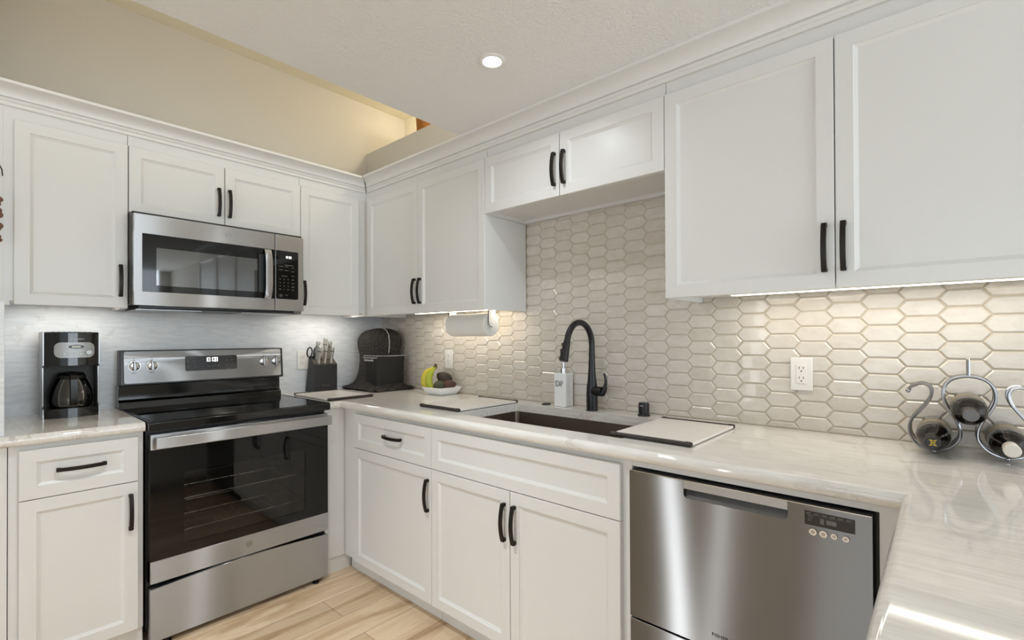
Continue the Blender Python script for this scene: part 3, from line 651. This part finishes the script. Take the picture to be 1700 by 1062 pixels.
# ------------------------------------------------------------------ dishwasher
def dishwasher():
    x0, x1, d = 2.3195, 2.9150, .6504
    r = thing('dishwasher', 'stainless steel drawer dishwasher right of the sink cabinet', 'dishwasher', (2.617, -.35, 0))
    b = MB(); b.box((x0+.003, -.60, .02), (x1+.009, -.05, .850)); b.build('tub', BLKPLAST, r)
    # front panel with a scooped handle pocket: panel pieces around it
    z0, z1 = .4065, .8467; hx0, hx1, hz0, hz1 = 2.4865, 2.7475, .7975, .8440
    b = MB(); th = .035
    b.box((x0, -d, z0), (hx0, -d+th, z1), .002, 2); b.box((hx1, -d, z0), (x1, -d+th, z1), .002, 2); 
    b.bm.free(); b = MB()
    pts = [(x0, z0), (x1, z0), (x1, z1), (hx1, z1)]+[(hx1, hz0+.012)]+[(hx1-.012+.012*math.cos(t), hz0+.012-.012*math.sin(t)) for t in [k*math.pi/12 for k in range(1, 6)]]+[(hx1-.012, hz0), (hx0+.012, hz0)]+[(hx0+.012-.012*math.sin(t), hz0+.012-.012*math.cos(t)) for t in [k*math.pi/12 for k in range(1, 6)]]+[(hx0, hz0+.012), (hx0, z1), (x0, z1)]
    b.prism([(p[0], -d, p[1]) for p in pts], (0, th, 0)); fr = b.build('drawer_front', STEELD, r)
    b = MB(); b.box((hx0+.0005, -d-.0005, .8235), (hx1-.0005, -d+.012, z1)); b.build('handle_lip', SATINST, fr)
    b = MB(); b.prism([(hx0, -d+.0345, .8467), (hx0, -d+.0345, hz0-.004), (hx0, -d+.003, hz0-.004), (hx0, -d+.0012, hz0), (hx0, -d+.022, hz0+.011), (hx0, -d+.029, hz0+.020), (hx0, -d+.030, .8467)], (hx1-hx0, 0, 0)); b.build('handle_pocket', SATINST, fr)
    b = MB(); b.box((x0+.0005, -d-.0008, z1-.0022), (x1-.0005, -d+.03, z1+.0006), .0006, 1); b.build('top_edge', CHROME, fr)
    sc = rpanel('display', 'B', 2.7835, 2.8835, .7995, .8320, d-.001, d+.001, .001, SCREEN, r)
    mk = [((2.787+k*.0160, -d-.0016, .8262), (2.797+k*.0160, -d-.0009, .8286)) for k in range(6)]+[((2.790, -d-.0016, .8205-k*.0052), (2.802-.002*k, -d-.0009, .8220-k*.0052)) for k in range(3)]
    mk += [((2.787, -d-.0016, .8235), (2.881, -d-.0009, .8241)), ((2.8155, -d-.0016, .8065), (2.8235, -d-.0009, .8195)), ((2.828, -d-.0016, .808), (2.848, -d-.0009, .8185))]
    marks('display_mark', mk, INKG, sc)
    for i, x in enumerate((2.8010, 2.8222, 2.8432, 2.8660)):
        b = MB(); rr = .0092 if i < 2 else .0075; disc(b, 'B', x, .7850, d-.001, d+.0045, rr, 24, rr*.85); k = b.build('button', CHROME, r)
        b = MB(); disc(b, 'B', x, .7850, d+.0044, d+.0052, rr*.5, 20); b.build('button_center', SATIN, k)
    text('FISHER & PAYKEL', .0125, 'B', 2.617, .4465, d+.0004, INK, fr, sx=1.15)
    b = MB(); b.box((x0, -d, .105), (x1, -d+.035, .4010), .002, 2); b.build('lower_drawer_front', STEELD, r)
    b = MB(); b.box((x0, -.59, 0), (x1, -.55, .10)); b.build('toe_kick', BLKPLAST, r)
dishwasher()

# ------------------------------------------------------------------ faucet and sink deck
def faucet():
    x, y = 1.83, -.0875
    r = thing('kitchen_faucet', 'matte black pull-down gooseneck faucet standing behind the sink', 'faucet', (x, y, ZC))
    MB().lathe([(.0275, 0), (.0275, .004), (.026, .006), (.0262, .075), (.0245, .11), (.0205, .135), (.0165, .18), (.0145, .23), (.0142, .26)], (x, y, ZC+.0002), (0, 0, 1), 32).build('body', BLKMATTE, r)
    path = [(x, y, ZC+.255), (x, y, 1.21)]; cz, cy, rad = 1.215, y-.098, .098
    for k in range(17): t = math.pi*(k/16)*.93; path.append((x, cy+rad*math.cos(t), cz+rad*1.02*math.sin(t)))
    p1 = Vector(path[-1]); dv = (p1-Vector(path[-2])).normalized()
    MB().tube(path, .0135, 16).build('gooseneck', BLKMATTE, r)
    h = MB(); e = [p1+dv*s for s in (0, .004, .02, .060, .090, .093)]
    h.tube(e, [.0138, .0150, .0155, .0185, .0200, .0175], 20); hd = h.build('spray_head', BLKMATTE, r)
    b = MB(); side = Vector((-1, 0, 0)); c = p1+dv*.042
    for s, ln in ((.018, .012), (.05, .022)):
        q = p1+dv*s+Vector((-.0165, -.004, 0)); b.box(q-Vector((.004, .006, ln/2)), q+Vector((.003, .006, ln/2)), .002, 2)
    b.build('spray_button', BLKPLAST, hd)
    b = MB(); b.tube([(x+.012, y-.004, 1.005), (x+.062, y-.012, 1.005)], .0215, 20); hv = b.build('valve', BLKMATTE, r)
    lv = [(x+.060, y-.012, .995), (x+.072, y-.013, 1.012), (x+.079, y-.014, 1.035), (x+.083, y-.016, 1.055), (x+.080, y-.018, 1.075), (x+.075, y-.020, 1.088)]
    b = MB(); b.tube(lv, [.015, .0125, .008, .006, .0055, .005], 14); b.build('lever', BLKMATTE, hv)
faucet()
def soap():
    r = thing('soap_dispenser', 'square white ceramic soap dispenser lettered SOAP behind the sink', 'soap dispenser', (1.647, -.055, ZC))
    b = MB(); b.box((1.613, -.088, ZC+.0003), (1.681, -.022, 1.076), .004, 3); b.build('bottle', CERAMIC, r)
    text('SOAP', .041, 'B', 1.6425, 1.024, .0884, INK, r, sx=.45)
    b = MB(); b.lathe([(.014, 0), (.014, .022), (.006, .023), (.006, .07)], (1.647, -.055, 1.076), (0, 0, 1), 20); b.tube([(1.647, -.055, 1.145), (1.647, -.06, 1.152), (1.652, -.095, 1.150)], .006, 10); b.build('pump', CHROME, r)
soap()
r = thing('air_gap', 'small black capped air gap fitting right of the faucet', 'air gap', (2.0807, -.077, ZC))
MB().lathe([(.0255, 0), (.0255, .006), (.0225, .009), (.0225, .050), (.020, .056), (.0, .057)], (2.0807, -.077, ZC+.0003), (0, 0, 1), 28).build('cap', BLKMATTE, r)
b = MB(); 
for dx in (-.0055, .0025): b.box((2.0807+dx, -.1002, .957), (2.0807+dx+.0035, -.0985, .9605))
b.build('vent', INKW, r)
b = MB(); b.lathe([(.0225, 0), (.0225, .003), (.019, .0055), (.0, .006)], (1.5468, -.0635, ZC+.0003), (0, 0, 1), 28)
tag(b.build('air_switch', BLKMATTE), 'flat round black air switch button left of the soap dispenser', 'switch')

# ------------------------------------------------------------------ cutting boards with rubber grips on two ends
def board(label, x0, x1, y0, y1, along):
    r = thing('cutting_board', label, 'cutting board', ((x0+x1)/2, (y0+y1)/2, ZC), 'thin cutting boards with dark rubber grips')
    z0, z1 = ZC+.003, ZC+.0115
    b = MB(); b.box((x0, y0, z0), (x1, y1, z1), .002, 2); b.build('plate', BOARD, r)
    for s in (0, 1):
        if along == 'x':
            yy = y0+.004 if s == 0 else y1-.004; a, e = (x0-.002, yy, ZC+.0085), (x1+.002, yy, ZC+.0085); u = Vector((1, 0, 0))
        else:
            xx = x0+.004 if s == 0 else x1-.004; a, e = (xx, y0-.002, ZC+.0085), (xx, y1+.002, ZC+.0085); u = Vector((0, 1, 0))
        a, e = Vector(a), Vector(e); b = MB(); b.tube([a, a+u*.004, a+u*.0045, a+u*.02, a+u*.0205, e-u*.0205, e-u*.02, e-u*.0045, e-u*.004, e], [.0065, .008, .0082, .0082, .0068, .0068, .0082, .0082, .008, .0065], 12); b.build('grip', RUBBER, r)
board('cutting board lying right of the range, in front of the knife block', .187, .592, -.717, -.449, 'y')
board('cutting board lying left of the sink, in front of the fruit dish', 1.1250, 1.4030, -.522, -.118, 'x')
board('cutting board lying over the right end of the sink', 2.1900, 2.4640, -.5375, -.132, 'x')

# ------------------------------------------------------------------ outlets
def outlet(label, f, a, z, d):
    r = thing('wall_outlet', label, 'outlet', P(f, a, z, d), 'white wall outlets')
    b = MB(); b.box(P(f, a-.035, z-.0585, d), P(f, a+.035, z+.0585, d+.006), .003, 3); b.build('cover_plate', WHITEPL, r)
    b = MB(); b.box(P(f, a-.0165, z-.0335, d+.0055), P(f, a+.0165, z+.0335, d+.0078), .001, 1); rc = b.build('receptacle', WHITEPL, r)
    b = MB()
    for dz in (.0175, -.0175):
        for dx in (-.0065, .0065): b.box(P(f, a+dx-.001, z+dz+.001, d+.007), P(f, a+dx+.001, z+dz+.009, d+.0083))
        disc(b, f, a, z+dz-.0065, d+.007, d+.0083, .0024, 12)
    b.build('slots', INK, rc)
    b = MB()
    for dz in (.048, -.048): disc(b, f, a, z+dz, d+.0055, d+.0068, .003, 12)
    b.build('screws', WHITEPL, r)
outlet('white wall outlet on the stone backsplash behind the knife block', 'A', -.5885, 1.1140, .0122)
outlet('white wall outlet on the tile above the fruit dish', 'B', .7490, 1.1190, .0095)
outlet('white wall outlet on the tile under the large right-hand cabinet', 'B', 2.6560, 1.1150, .0095)

# ------------------------------------------------------------------ paper towels
r = thing('paper_towel_holder', 'wire paper towel holder screwed under the corner wall cabinet', 'paper towel holder', (1.13, -.18, 1.40))
b = MB(); b.box((.96, -.205, 1.397), (1.30, -.165, 1.4045)); b.build('mount_plate', CHROME, r)
for x, s_ in ((.975, 1), (1.2815, -1)):
    b = MB(); pts = [(x-.0015, -.205, 1.396), (x-.0015, -.205, 1.318)]+[(x-.0015, -.18-.025*math.cos(t), 1.318-.025*math.sin(t)) for t in [k*math.pi/10 for k in range(1, 10)]]+[(x-.0015, -.155, 1.318), (x-.0015, -.155, 1.396)]
    b.prism(pts, (.003, 0, 0)); b.build('arm', WHITEPL, r)
    b = MB(); b.tube([(x+.003*(-s_), -.207, 1.396), (x+.003*(-s_), -.207, 1.33), (x+.003*(-s_), -.203, 1.315), (x+.003*(-s_), -.192, 1.306), (x+.003*(-s_), -.180, 1.305)], .0018, 8); b.build('spring_wire', BLKMATTE, r)
cyl = MB(); nn = 40
rg = []
for x, rad in ((.980, .021), (.980, .059), (.984, .0605), (1.272, .0605), (1.276, .059), (1.276, .021)): rg.append([(x, -.18+rad*math.cos(2*math.pi*k/nn), 1.318+rad*math.sin(2*math.pi*k/nn)) for k in range(nn)])
cyl.loft(rg, False, True); rr_ = thing('paper_towel_roll', 'full white paper towel roll hanging under the corner cabinet', 'paper towels', (1.125, -.18, 1.258)); cyl.build('paper', PAPER, rr_)
b = MB(); b.loft([[(x, -.18+q*math.cos(2*math.pi*k/24), 1.318+q*math.sin(2*math.pi*k/24)) for k in range(24)] for x, q in ((.9804, .0206), (1.2756, .0206), (1.2756, .019), (.9804, .019))], False, True); b.build('cardboard_core', mat('cardboard', (170, 140, 104), .9), rr_)

# ------------------------------------------------------------------ coffee maker
def coffee():
    y0, y1, xb, xf, zt = -1.785, -1.600, .045, .222, 1.281; yc = (y0+y1)/2
    r = thing('coffee_maker', 'black and silver drip coffee maker with glass carafe left of range', 'coffee maker', (.14, yc, ZC))
    def front(z, y_in=0): return [(xf+.018*(1-((y-yc)/((y1-y0)/2))**2), y, z) for y in [y0+y_in+(y1-y0-2*y_in)*k/12 for k in range(13)]]
    def slabz(z0, z1, x_b): 
        b = MB(); p = [(x_b, y0+.004, z0)]+[(q[0], min(max(q[1], y0+.004), y1-.004), z0) for q in front(z0)]+[(x_b, y1-.004, z0)]; b.prism(p, (0, 0, z1-z0), .003, 2); return b
    slabz(ZC+.0005, .9545, .06).build('base', BLKGLOSS, r)
    hs = slabz(1.137, zt-.004, .06).build('brew_housing', BLKGLOSS, r)
    b = MB(); b.box((xb+.01, y0+.006, .9545), (.098, y1-.006, 1.138)); b.build('back_column', DARKGREY, r)
    for y in (y0, y1-.005):
        b = MB(); b.prism([(xb, y, ZC+.0005), (xf-.006, y, ZC+.0005), (xf-.006, y, .955), (xf-.03, y, .965), (xf-.03, y, 1.13), (xf-.006, y, 1.138), (xf-.006, y, zt), (xb, y, zt)], (0, .005, 0), .001, 1); b.build('side_panel', SATIN, r)
    b = MB(); b.box((.06, y0+.006, zt-.0045), (xf, y1-.006, zt), .002, 1)
    for k in range(8): yy = y0+.035+k*.0165; b.tube([(.09, yy, zt), (xf+.004, yy, zt)], .0022, 6)
    b.build('lid', BLKPLAST, r)
    xp = xf+.0172
    fx = lambda y: xf+.018*(1-((y-yc)/((y1-y0)/2))**2)
    pn = MB(); pa, pb, pz0, pz1, pr = -1.7515, -1.6205, 1.1705, 1.2365, .022; rg = []
    for k in range(25):
        t = k/24; y = pa+(pb-pa)*(.5-.5*math.cos(math.pi*t)); e = max(0, pr-(y-pa), pr-(pb-y)); q = pr-math.sqrt(max(pr*pr-e*e, 0)); q = min(q, pr-.0005)
        x = fx(y); rg.append([(x-.003, y, pz0+q), (x+.0022, y, pz0+q), (x+.0022, y, pz1-q), (x-.003, y, pz1-q)])
    pn.loft(rg); cp = pn.build('control_panel', SATINST, r)
    b = MB(); b.loft([[(xp+o, -1.6815+.026*math.cos(t)*1.0, 1.2175+.0085*math.sin(t)) for t in [k*math.pi/12 for k in range(24)]] for o in (.0015, .0045)]); dp = b.build('display_bezel', BLKPLAST, r)
    rpanel('display', 'A', -1.6965, -1.6675, 1.2125, 1.2225, xp+.004, xp+.0052, .002, DISPW if False else INKW, dp)
    for k in range(4):
        b = MB(); disc(b, 'A', -1.7205+k*.0178, 1.1865, fx(-1.7205+k*.0178)+.001, fx(-1.7205+k*.0178)+.006, .0058, 16, .005); b.build('button', SATINST, cp)
    b = MB(); disc(b, 'A', -1.6400, 1.1925, fx(-1.64)+.001, fx(-1.64)+.012, .0115, 24, .010); b.build('dial', SATINST, cp)
    text('Cuisinart', .0125, 'A', -1.6790, 1.2515, xp+.0012, INKW, hs, sx=1.0)
    # carafe
    cx, cy = .172, -1.6905
    prf = [(.060, .0), (.069, .004), (.073, .03), (.070, .065), (.060, .10), (.050, .122)]
    c_ = MB(); c_.lathe(prf+[(q[0]-.0025, q[1]) for q in prf[::-1][:-1]]+[(.045, .003), (0.001, .003)], (cx, cy, .9555), (0, 0, 1), 32)
    ca = c_.build('carafe', CARAFE, r)
    b = MB(); b.lathe([(.047, .122), (.049, .124), (.049, .136), (.04, .148), (.012, .152), (0, .152)], (cx, cy, .9555), (0, 0, 1), 32); b.build('carafe_lid', BLKPLAST, ca)
    b = MB(); b.lathe([(.064, 0), (.066, .012), (.0, .0125)], (cx, cy, .960), (0, 0, 1), 24); b.build('coffee', mat('coffee_liquid', (48, 28, 16), .1), ca)
    b = MB(); hp = [(cx+.050, 1.092), (cx+.072, 1.092), (cx+.085, 1.075), (cx+.087, 1.00), (cx+.082, .975), (cx+.070, .970)]
    rg = []
    for (px, pz) in hp: rg.append([(px-.007, cy-.0135, pz-.004), (px+.006, cy-.011, pz+.003), (px+.006, cy+.011, pz+.003), (px-.007, cy+.0135, pz-.004)])
    b.loft(rg); b.build('carafe_handle', BLKPLAST, ca)
    b = MB(); b.lathe([(.055, 0), (.055, .0012)], (cx, cy, .9543), (0, 0, 1), 24); b.build('warming_plate', DARKGREY, r)
coffee()

# ------------------------------------------------------------------ knife block, knives and scissors
KY0, KY1 = -.5714, -.4170
r = thing('knife_block', 'dark slanted wooden knife block standing right of the range', 'knife block', (.08, -.494, ZC))
b = MB(); b.prism([(.016, KY0, ZC+.0004), (.130, KY0, ZC+.0004), (.130, KY0, 1.0850), (.062, KY0, 1.134)], (0, KY1-KY0, 0), .0015, 1); b.build('block', KBLOCK, r)
b = MB(); nx, nz = .049, .068; ln = math.hypot(nx, nz); nx, nz = nx/ln, nz/ln
b.prism([(.1295+nx*.0002, KY0+.006, 1.0858), (.1295+nx*.0008, KY0+.006, 1.0866), (.063+nx*.0008, KY0+.006, 1.1345), (.063+nx*.0002, KY0+.006, 1.1337)], (0, KY1-KY0-.012, 0)); b.build('slot_plate', KTOP, r)
b = MB(); b.box((.1300, -.5215, .9535), (.1306, -.4675, .9560)); b.build('emblem_strip', INKG, r)
kd = Vector((.26, 0, .966)).normalized()
def knife(label, y, s, ln_, wd, th):
    o = Vector((.130-.068*s, y, 1.085+.049*s)); rt = thing('kitchen_knife', label, 'knife', o, 'knives in the knife block')
    e = Vector((kd.z, 0, -kd.x))
    b = MB(); b.prism([o-kd*.05-e*wd*.4-Vector((0, .0012, 0)), o-kd*.05+e*wd*.4-Vector((0, .0012, 0)), o+kd*.004+e*wd*.4-Vector((0, .0012, 0)), o+kd*.004-e*wd*.4-Vector((0, .0012, 0))], (0, .0024, 0)); b.build('blade', CHROME, rt)
    b = MB(); rg = []
    for t, k in ((.003, .92), (.02, 1), (ln_*.5, .94), (ln_*.85, 1.02), (ln_*.96, 1.04), (ln_, .86)):
        c = o+kd*t; rg.append([c+e*wd/2*k*math.cos(a)+Vector((0, th/2*k*math.sin(a), 0)) for a in [2*math.pi*q/16 for q in range(16)]])
    b.loft(rg); b.build('knife_handle', KN, rt)
    b = MB(); c = o+kd*(ln_*.72); b.loft([[c+kd*q+e*(wd/2+.0006)*math.cos(a)+Vector((0, (th/2+.0006)*math.sin(a), 0)) for a in [2*math.pi*z/16 for z in range(16)]] for q in (-.002, .002)]); b.build('handle_band', BLKPLAST, rt)
KN = mat('knife_steel', (222, 219, 213), .32, .85)
for i, y in enumerate((-.540, -.499, -.458)): knife(('leftmost', 'middle', 'rightmost')[i]+' of the three front-row knives in the knife block', y, .14, .112, .030, .022)
for i, (y, l_) in enumerate(((-.537, .112), (-.490, .132), (-.458, .112))): knife(('leftmost', 'tallest, middle', 'rightmost')[i]+' of the three back-row knives in the block', y, .66, l_+.006, .032, .024)
o = Vector((.085, -.560, 1.119)); rt = thing('kitchen_scissors', 'scissors with black loop handles stuck in the knife block', 'scissors', o)
b = MB(); b.box((.078, -.566, 1.075), (.086, -.554, 1.128)); b.build('blades', CHROME, rt)
for sy, nm in ((-1, 0), (1, 1)):
    cy_ = -.560+sy*.0175; b = MB(); b.tube([(.09+.004*sy+.01*(math.sin(t)*.5), cy_+.016*math.cos(t)*(1 if sy < 0 else .75), 1.163+.030*math.sin(t)) for t in [k*math.pi/10 for k in range(20)]], .0042, 8, True); b.build('finger_loop', BLKPLAST, rt)
b = MB(); b.box((.083, -.570, 1.122), (.094, -.550, 1.140), .003, 2); b.build('pivot', BLKPLAST, rt)

# ------------------------------------------------------------------ covered stand mixer
def cover():
    r = thing('mixer_cover', 'black quilted stand mixer cover draped over a mixer in the corner', 'appliance cover', (.23, -.19, ZC))
    def rr(x0, x1, y0, y1, z, e=3.2, n=44, wob=0.):
        cx, cy, hx, hy = (x0+x1)/2, (y0+y1)/2, (x1-x0)/2, (y1-y0)/2; p = []
        for k in range(n):
            t = 2*math.pi*k/n; c, s = math.cos(t), math.sin(t)
            w_ = 1+wob*math.sin(9*t+z*40)
            p.append((cx+hx*w_*math.copysign(abs(c)**(2/e), c), cy+hy*w_*math.copysign(abs(s)**(2/e), s), z+wob*.25*math.sin(7*t)))
        return p
    z = ZC
    rings = [rr(.016, .438, -.342, -.018, z+.0055, 8, wob=.018), rr(.020, .434, -.338, -.020, z+.012, 7, wob=.022), rr(.036, .402, -.312, -.036, z+.022, 5, wob=.012), rr(.050, .376, -.290, -.052, z+.040, 4.5),
             rr(.064, .362, -.276, -.060, z+.07, 4), rr(.080, .352, -.268, -.062, z+.11, 4), rr(.088, .346, -.264, -.060, z+.16, 4), rr(.084, .342, -.262, -.054, 1.10, 3.6)]
    # the rounded hood over the mixer head
    rings += [rr(.070, .336, -.258, -.044, 1.138, 3.2), rr(.052, .338, -.258, -.034, 1.165, 3.0), rr(.040, .342, -.262, -.026, 1.195, 2.9), rr(.036, .342, -.263, -.022, 1.225, 2.9), rr(.040, .336, -.258, -.024, 1.252, 2.8), rr(.054, .320, -.244, -.034, 1.278, 2.7),
              rr(.082, .296, -.220, -.050, 1.300, 2.5), rr(.13, .26, -.18, -.085, 1.313, 2.2), rr(.185, .215, -.14, -.115, 1.316, 2)]
    b = MB(); b.loft(rings); b.build('quilted_cover', QUILT, r, True, 60)
    b = MB(); b.loft([rr(.250, .366, -.272, -.082, z+.016, 6), rr(.234, .376, -.284, -.072, z+.034, 8), rr(.222, .372, -.281, -.068, z+.11, 8), rr(.214, .372, -.282, -.062, z+.2, 8), rr(.212, .374, -.283, -.060, 1.134, 8), rr(.23, .36, -.26, -.075, 1.138, 8)]); pk = b.build('bowl_pocket', QPLAIN, r, True, 40)
    text('KitchenAid', .021, 'B', .283, 1.108, .2835, INKW, pk, sx=1.1)
    b = MB(); b.box((.218, -.2850, 1.121), (.372, -.2815, 1.1265)); b.tube([(.218, -.279, 1.136), (.368, -.279, 1.136), (.373, -.2, 1.135), (.373, -.07, 1.135)], .0028, 8); b.build('pocket_piping', PIPING, r)
    b = MB(); b.tube([(.330, -.17, 1.138), (.338, -.17, 1.165), (.345, -.17, 1.20), (.343, -.17, 1.24), (.331, -.168, 1.275), (.300, -.165, 1.302), (.258, -.158, 1.315), (.215, -.15, 1.319), (.15, -.15, 1.316)], .0032, 8); b.build('hood_piping', PIPING, r)
cover()

# ------------------------------------------------------------------ fruit dish
def dish():
    r = thing('fruit_dish', 'square white ceramic dish holding bananas and avocados', 'dish', (.80, -.112, ZC))
    b = MB(); c = (.80, -.112)
    def rg(h, z):
        rr_, p = h*.16, []
        for sx, sy, st in ((1, 1, 0), (-1, 1, 90), (-1, -1, 180), (1, -1, 270)):
            for k in range(6): t = R(st+18*k); p.append((c[0]+sx*(h-rr_)+rr_*math.cos(t), c[1]+(sy*(h-rr_)+rr_*math.sin(t))*.98, z))
        return p
    b.loft([rg(.056, ZC+.0005), rg(.062, ZC+.003), rg(.078, ZC+.022), rg(.090, ZC+.044), rg(.0885, ZC+.0455), rg(.075, ZC+.024), rg(.058, ZC+.007), rg(.02, ZC+.006)]); b.build('bowl', CERAMIC, r)
    bn = thing('banana_bunch', 'bunch of two yellow-green bananas standing in the white dish', 'bananas', (.74, -.16, ZC+.02))
    def banana(p, mm, nm, rad=.0165):
        ps = []
        for k in range(13):
            t = k/12; a, b_, c_, d_ = [Vector(q) for q in p]; ps.append(a*(1-t)**3+b_*3*t*(1-t)**2+c_*3*t*t*(1-t)+d_*t**3)
        rs = [rad*v for v in (.35, .68, .88, .97, 1, 1, 1, .97, .9, .76, .52, .36, .3)]
        b = MB(); b.tube(ps, rs, 10); return b.build('banana', mm, bn)
    T = (.777, -.140, 1.086)
    banana(((.738, -.168, .944), (.690, -.178, .99), (.712, -.168, 1.05), (.770, -.142, 1.074)), BAN, 'banana', .024)
    banana(((.786, -.168, .946), (.742, -.190, .985), (.758, -.178, 1.04), (.780, -.144, 1.074)), BANG, 'banana', .021)
    MB().tube([(.772, -.142, 1.070), T, (.776, -.139, 1.095)], [.012, .009, .007], 8).build('stem', STEM, bn)
    def avo(label, c_, ax, ln_, rad, mm):
        a = Vector(ax).normalized(); c_ = Vector(c_); b = MB(); prf = []
        for k in range(15):
            t = k/14; h = -ln_/2+ln_*t; q = math.sin(math.pi*t)**.55*(1-.30*t); prf.append((rad*q*1.12, h))
        b.lathe(prf, c_, a, 20); return tag(b.build('avocado', mm), label, 'avocado', 'avocados in the fruit dish')
    avo('green avocado lying at the front of the fruit dish', (.818, -.142, .968), (.70, .62, .30), .082, .034, AVOG)
    avo('dark avocado perched behind and on top in the fruit dish', (.806, -.098, 1.008), (-.66, -.50, .50), .108, .040, AVO)
    avo('reddish brown avocado at the right side of the fruit dish', (.852, -.100, .972), (.70, .68, .12), .088, .031, AVOR)
dish()

# ------------------------------------------------------------------ wine rack and bottles
def rack():
    r = thing('wine_rack', 'curled silver wire wine rack for three bottles by the tile wall', 'wine rack', (3.086, -.125, ZC))
    half = [(2.956, 1.089), (2.964, 1.102), (2.985, 1.111), (3.002, 1.106), (3.0085, 1.090), (3.003, 1.066), (2.984, 1.036), (2.965, 1.008), (2.9585, .985), (2.962, .956), (2.980, .932), (3.0125, .9235), (3.045, .934), (3.066, .960), (3.068, .988), (3.058, 1.018), (3.042, 1.048), (3.033, 1.078), (3.037, 1.108), (3.055, 1.129), (3.086, 1.1365)]
    pts = half+[(2*3.086-x, z) for x, z in half[::-1][1:]]
    # smooth the wire
    def cr(p, n=5):
        out = []
        for i in range(len(p)-1):
            a, b_, c_, d_ = p[max(i-1, 0)], p[i], p[i+1], p[min(i+2, len(p)-1)]
            for k in range(n):
                t = k/n; out.append(tuple(.5*((2*b_[q])+(-a[q]+c_[q])*t+(2*a[q]-5*b_[q]+4*c_[q]-d_[q])*t*t+(-a[q]+3*b_[q]-3*c_[q]+d_[q])*t**3) for q in (0, 1)))
        return out+[p[-1]]
    sm = cr(pts)
    for y in (-.155, -.095):
        b = MB(); b.tube([(x, y, z) for x, z in sm], .0040, 8); wr_ = b.build('wire_frame', SATIN, r)
        for x in (3.0125, 3.1595):
            b = MB(); b.ball((x, y, ZC+.0062), .006); b.build('foot', SATIN, wr_)
    b = MB()
    for x, z in ((2.956, 1.089), (3.216, 1.089)):
        for y in (-.155, -.095): b.ball((x, y, z), .006)
    b.build('end_knobs', SATIN, r)
    b = MB()
    for x, z in ((3.0125, .9235), (3.1595, .9235), (2.9585, .985), (3.2135, .985), (3.033, 1.078), (3.139, 1.078)): b.tube([(x, -.155, z), (x, -.095, z)], .0026, 8)
    b.build('cross_bars', SATIN, r)
    b = MB(); b.tube([(3.086, -.155, 1.1365), (3.086, -.155, 1.178), (3.086, -.150, 1.184), (3.086, -.125, 1.186), (3.086, -.100, 1.184), (3.086, -.095, 1.178), (3.086, -.095, 1.1365)], .0036, 10); b.build('carry_loop', SATIN, r)
    def bottle(label, x, z, cap, lab=False):
        w_ = thing('wine_bottle', label, 'wine bottle', (x, -.15, z), 'wine bottles in the wire rack')
        prf = [(.0, 0), (.030, 0), (.0375, .004), (.0385, .012), (.0385, .165), (.036, .182), (.029, .196), (.0205, .207), (.0155, .216), (.0145, .225)]
        MB().lathe(prf, (x, -.018, z), (0, -1, 0), 36).build('glass_body', BOTTLE, w_)
        MB().lathe([(.0152, .2), (.0152, .258), (.0165, .259), (.0165, .268), (.0145, .2705), (0, .2705)], (x, -.018, z), (0, -1, 0), 28).build('foil_cap', cap, w_)
        MB().lathe([(.0388, .055), (.0390, .056), (.0390, .140), (.0388, .141)], (x, -.018, z), (0, -1, 0), 36).build('label_paper', mat('label_paper', (150, 140, 122), .6) if 'label_paper' not in bpy.data.materials else bpy.data.materials['label_paper'], w_)
        return w_
    a = bottle('dark wine bottle with gold emblem on its cap, lower left in the rack', 3.0125, .9662, CAPB)
    b = MB(); xx, yy, zz = 3.0125, -.2888, .9662
    for s in (1, -1):
        for k in (1, -1): b.tube([(xx+.0075*s, yy, zz+.0075*k), (xx+.003*s, yy, zz+.004*k), (xx+.0045*s, yy, zz), (xx, yy, zz+.0015*k)], .0009, 6); b.tube([(xx+.0075*s, yy, zz+.0075*k), (xx+.0, yy, zz+.0055*k)], .0008, 6)
    b.build('gold_emblem', GOLD, a)
    bottle('dark wine bottle with grey cap, at the top of the rack', 3.086, 1.0455, CAPG)
    bottle('dark wine bottle with white cap, lower right in the rack', 3.1595, .9662, CAPW)
rack()

# ------------------------------------------------------------------ small things at the edges
r = thing('hanging_garland', 'wire loop garland of brown beads hanging at the left picture edge', 'garland', (.34, -1.93, 1.66))
MB().tube([(.325, -1.945, 1.80), (.33, -1.93, 1.93), (.335, -1.915, 1.925), (.335, -1.907, 1.905), (.335, -1.905, 1.88)], .0022, 8).build('wire', BLKMATTE, r)
b = MB()
for k in range(13): b.ball((.335+.01*math.sin(k*2.1), -1.919+.006*math.sin(k*1.7), 1.80-.014*k), .0085+.002*(k % 3))
b.build('beads', BERRY, r)
b = MB(); cx, cy = .512, .055
b.lathe([(.085, 0), (.1, .02), (.108, .16), (.104, .2), (.098, .2), (.1, .16), (.09, .02), (.0, .012)], (cx, cy, 2.5455), (0, 0, 1), 32)
tag(b.build('wicker_basket', WICKER), 'orange wicker basket on the ledge above the corner cabinets', 'basket')
def can(label, x, y):
    r = thing('ceiling_light', label, 'ceiling light', (x, y, 2.2475))
    b = MB(); b.lathe([(.048, .0), (.048, .003), (.040, .006), (.0345, .0045), (.0345, .0)], (x, y, 2.2474), (0, 0, -1), 40); b.build('trim_ring', TRIM, r)
    b = MB(); b.lathe([(.0344, 0), (.0344, .003), (.02, .0042), (0, .0045)], (x, y, 2.2473), (0, 0, -1), 40); b.build('diffuser', LAMPD, r)
    l = area('ceiling_light_lamp', (0, 0, 0), (0, 0, 0), .065, .065, 2.6, SOFT, 'DISK', 150); l.parent = r; l.location = (0, 0, -.008)
can('round recessed ceiling light glowing above the sink', 1.8265, -.7342)
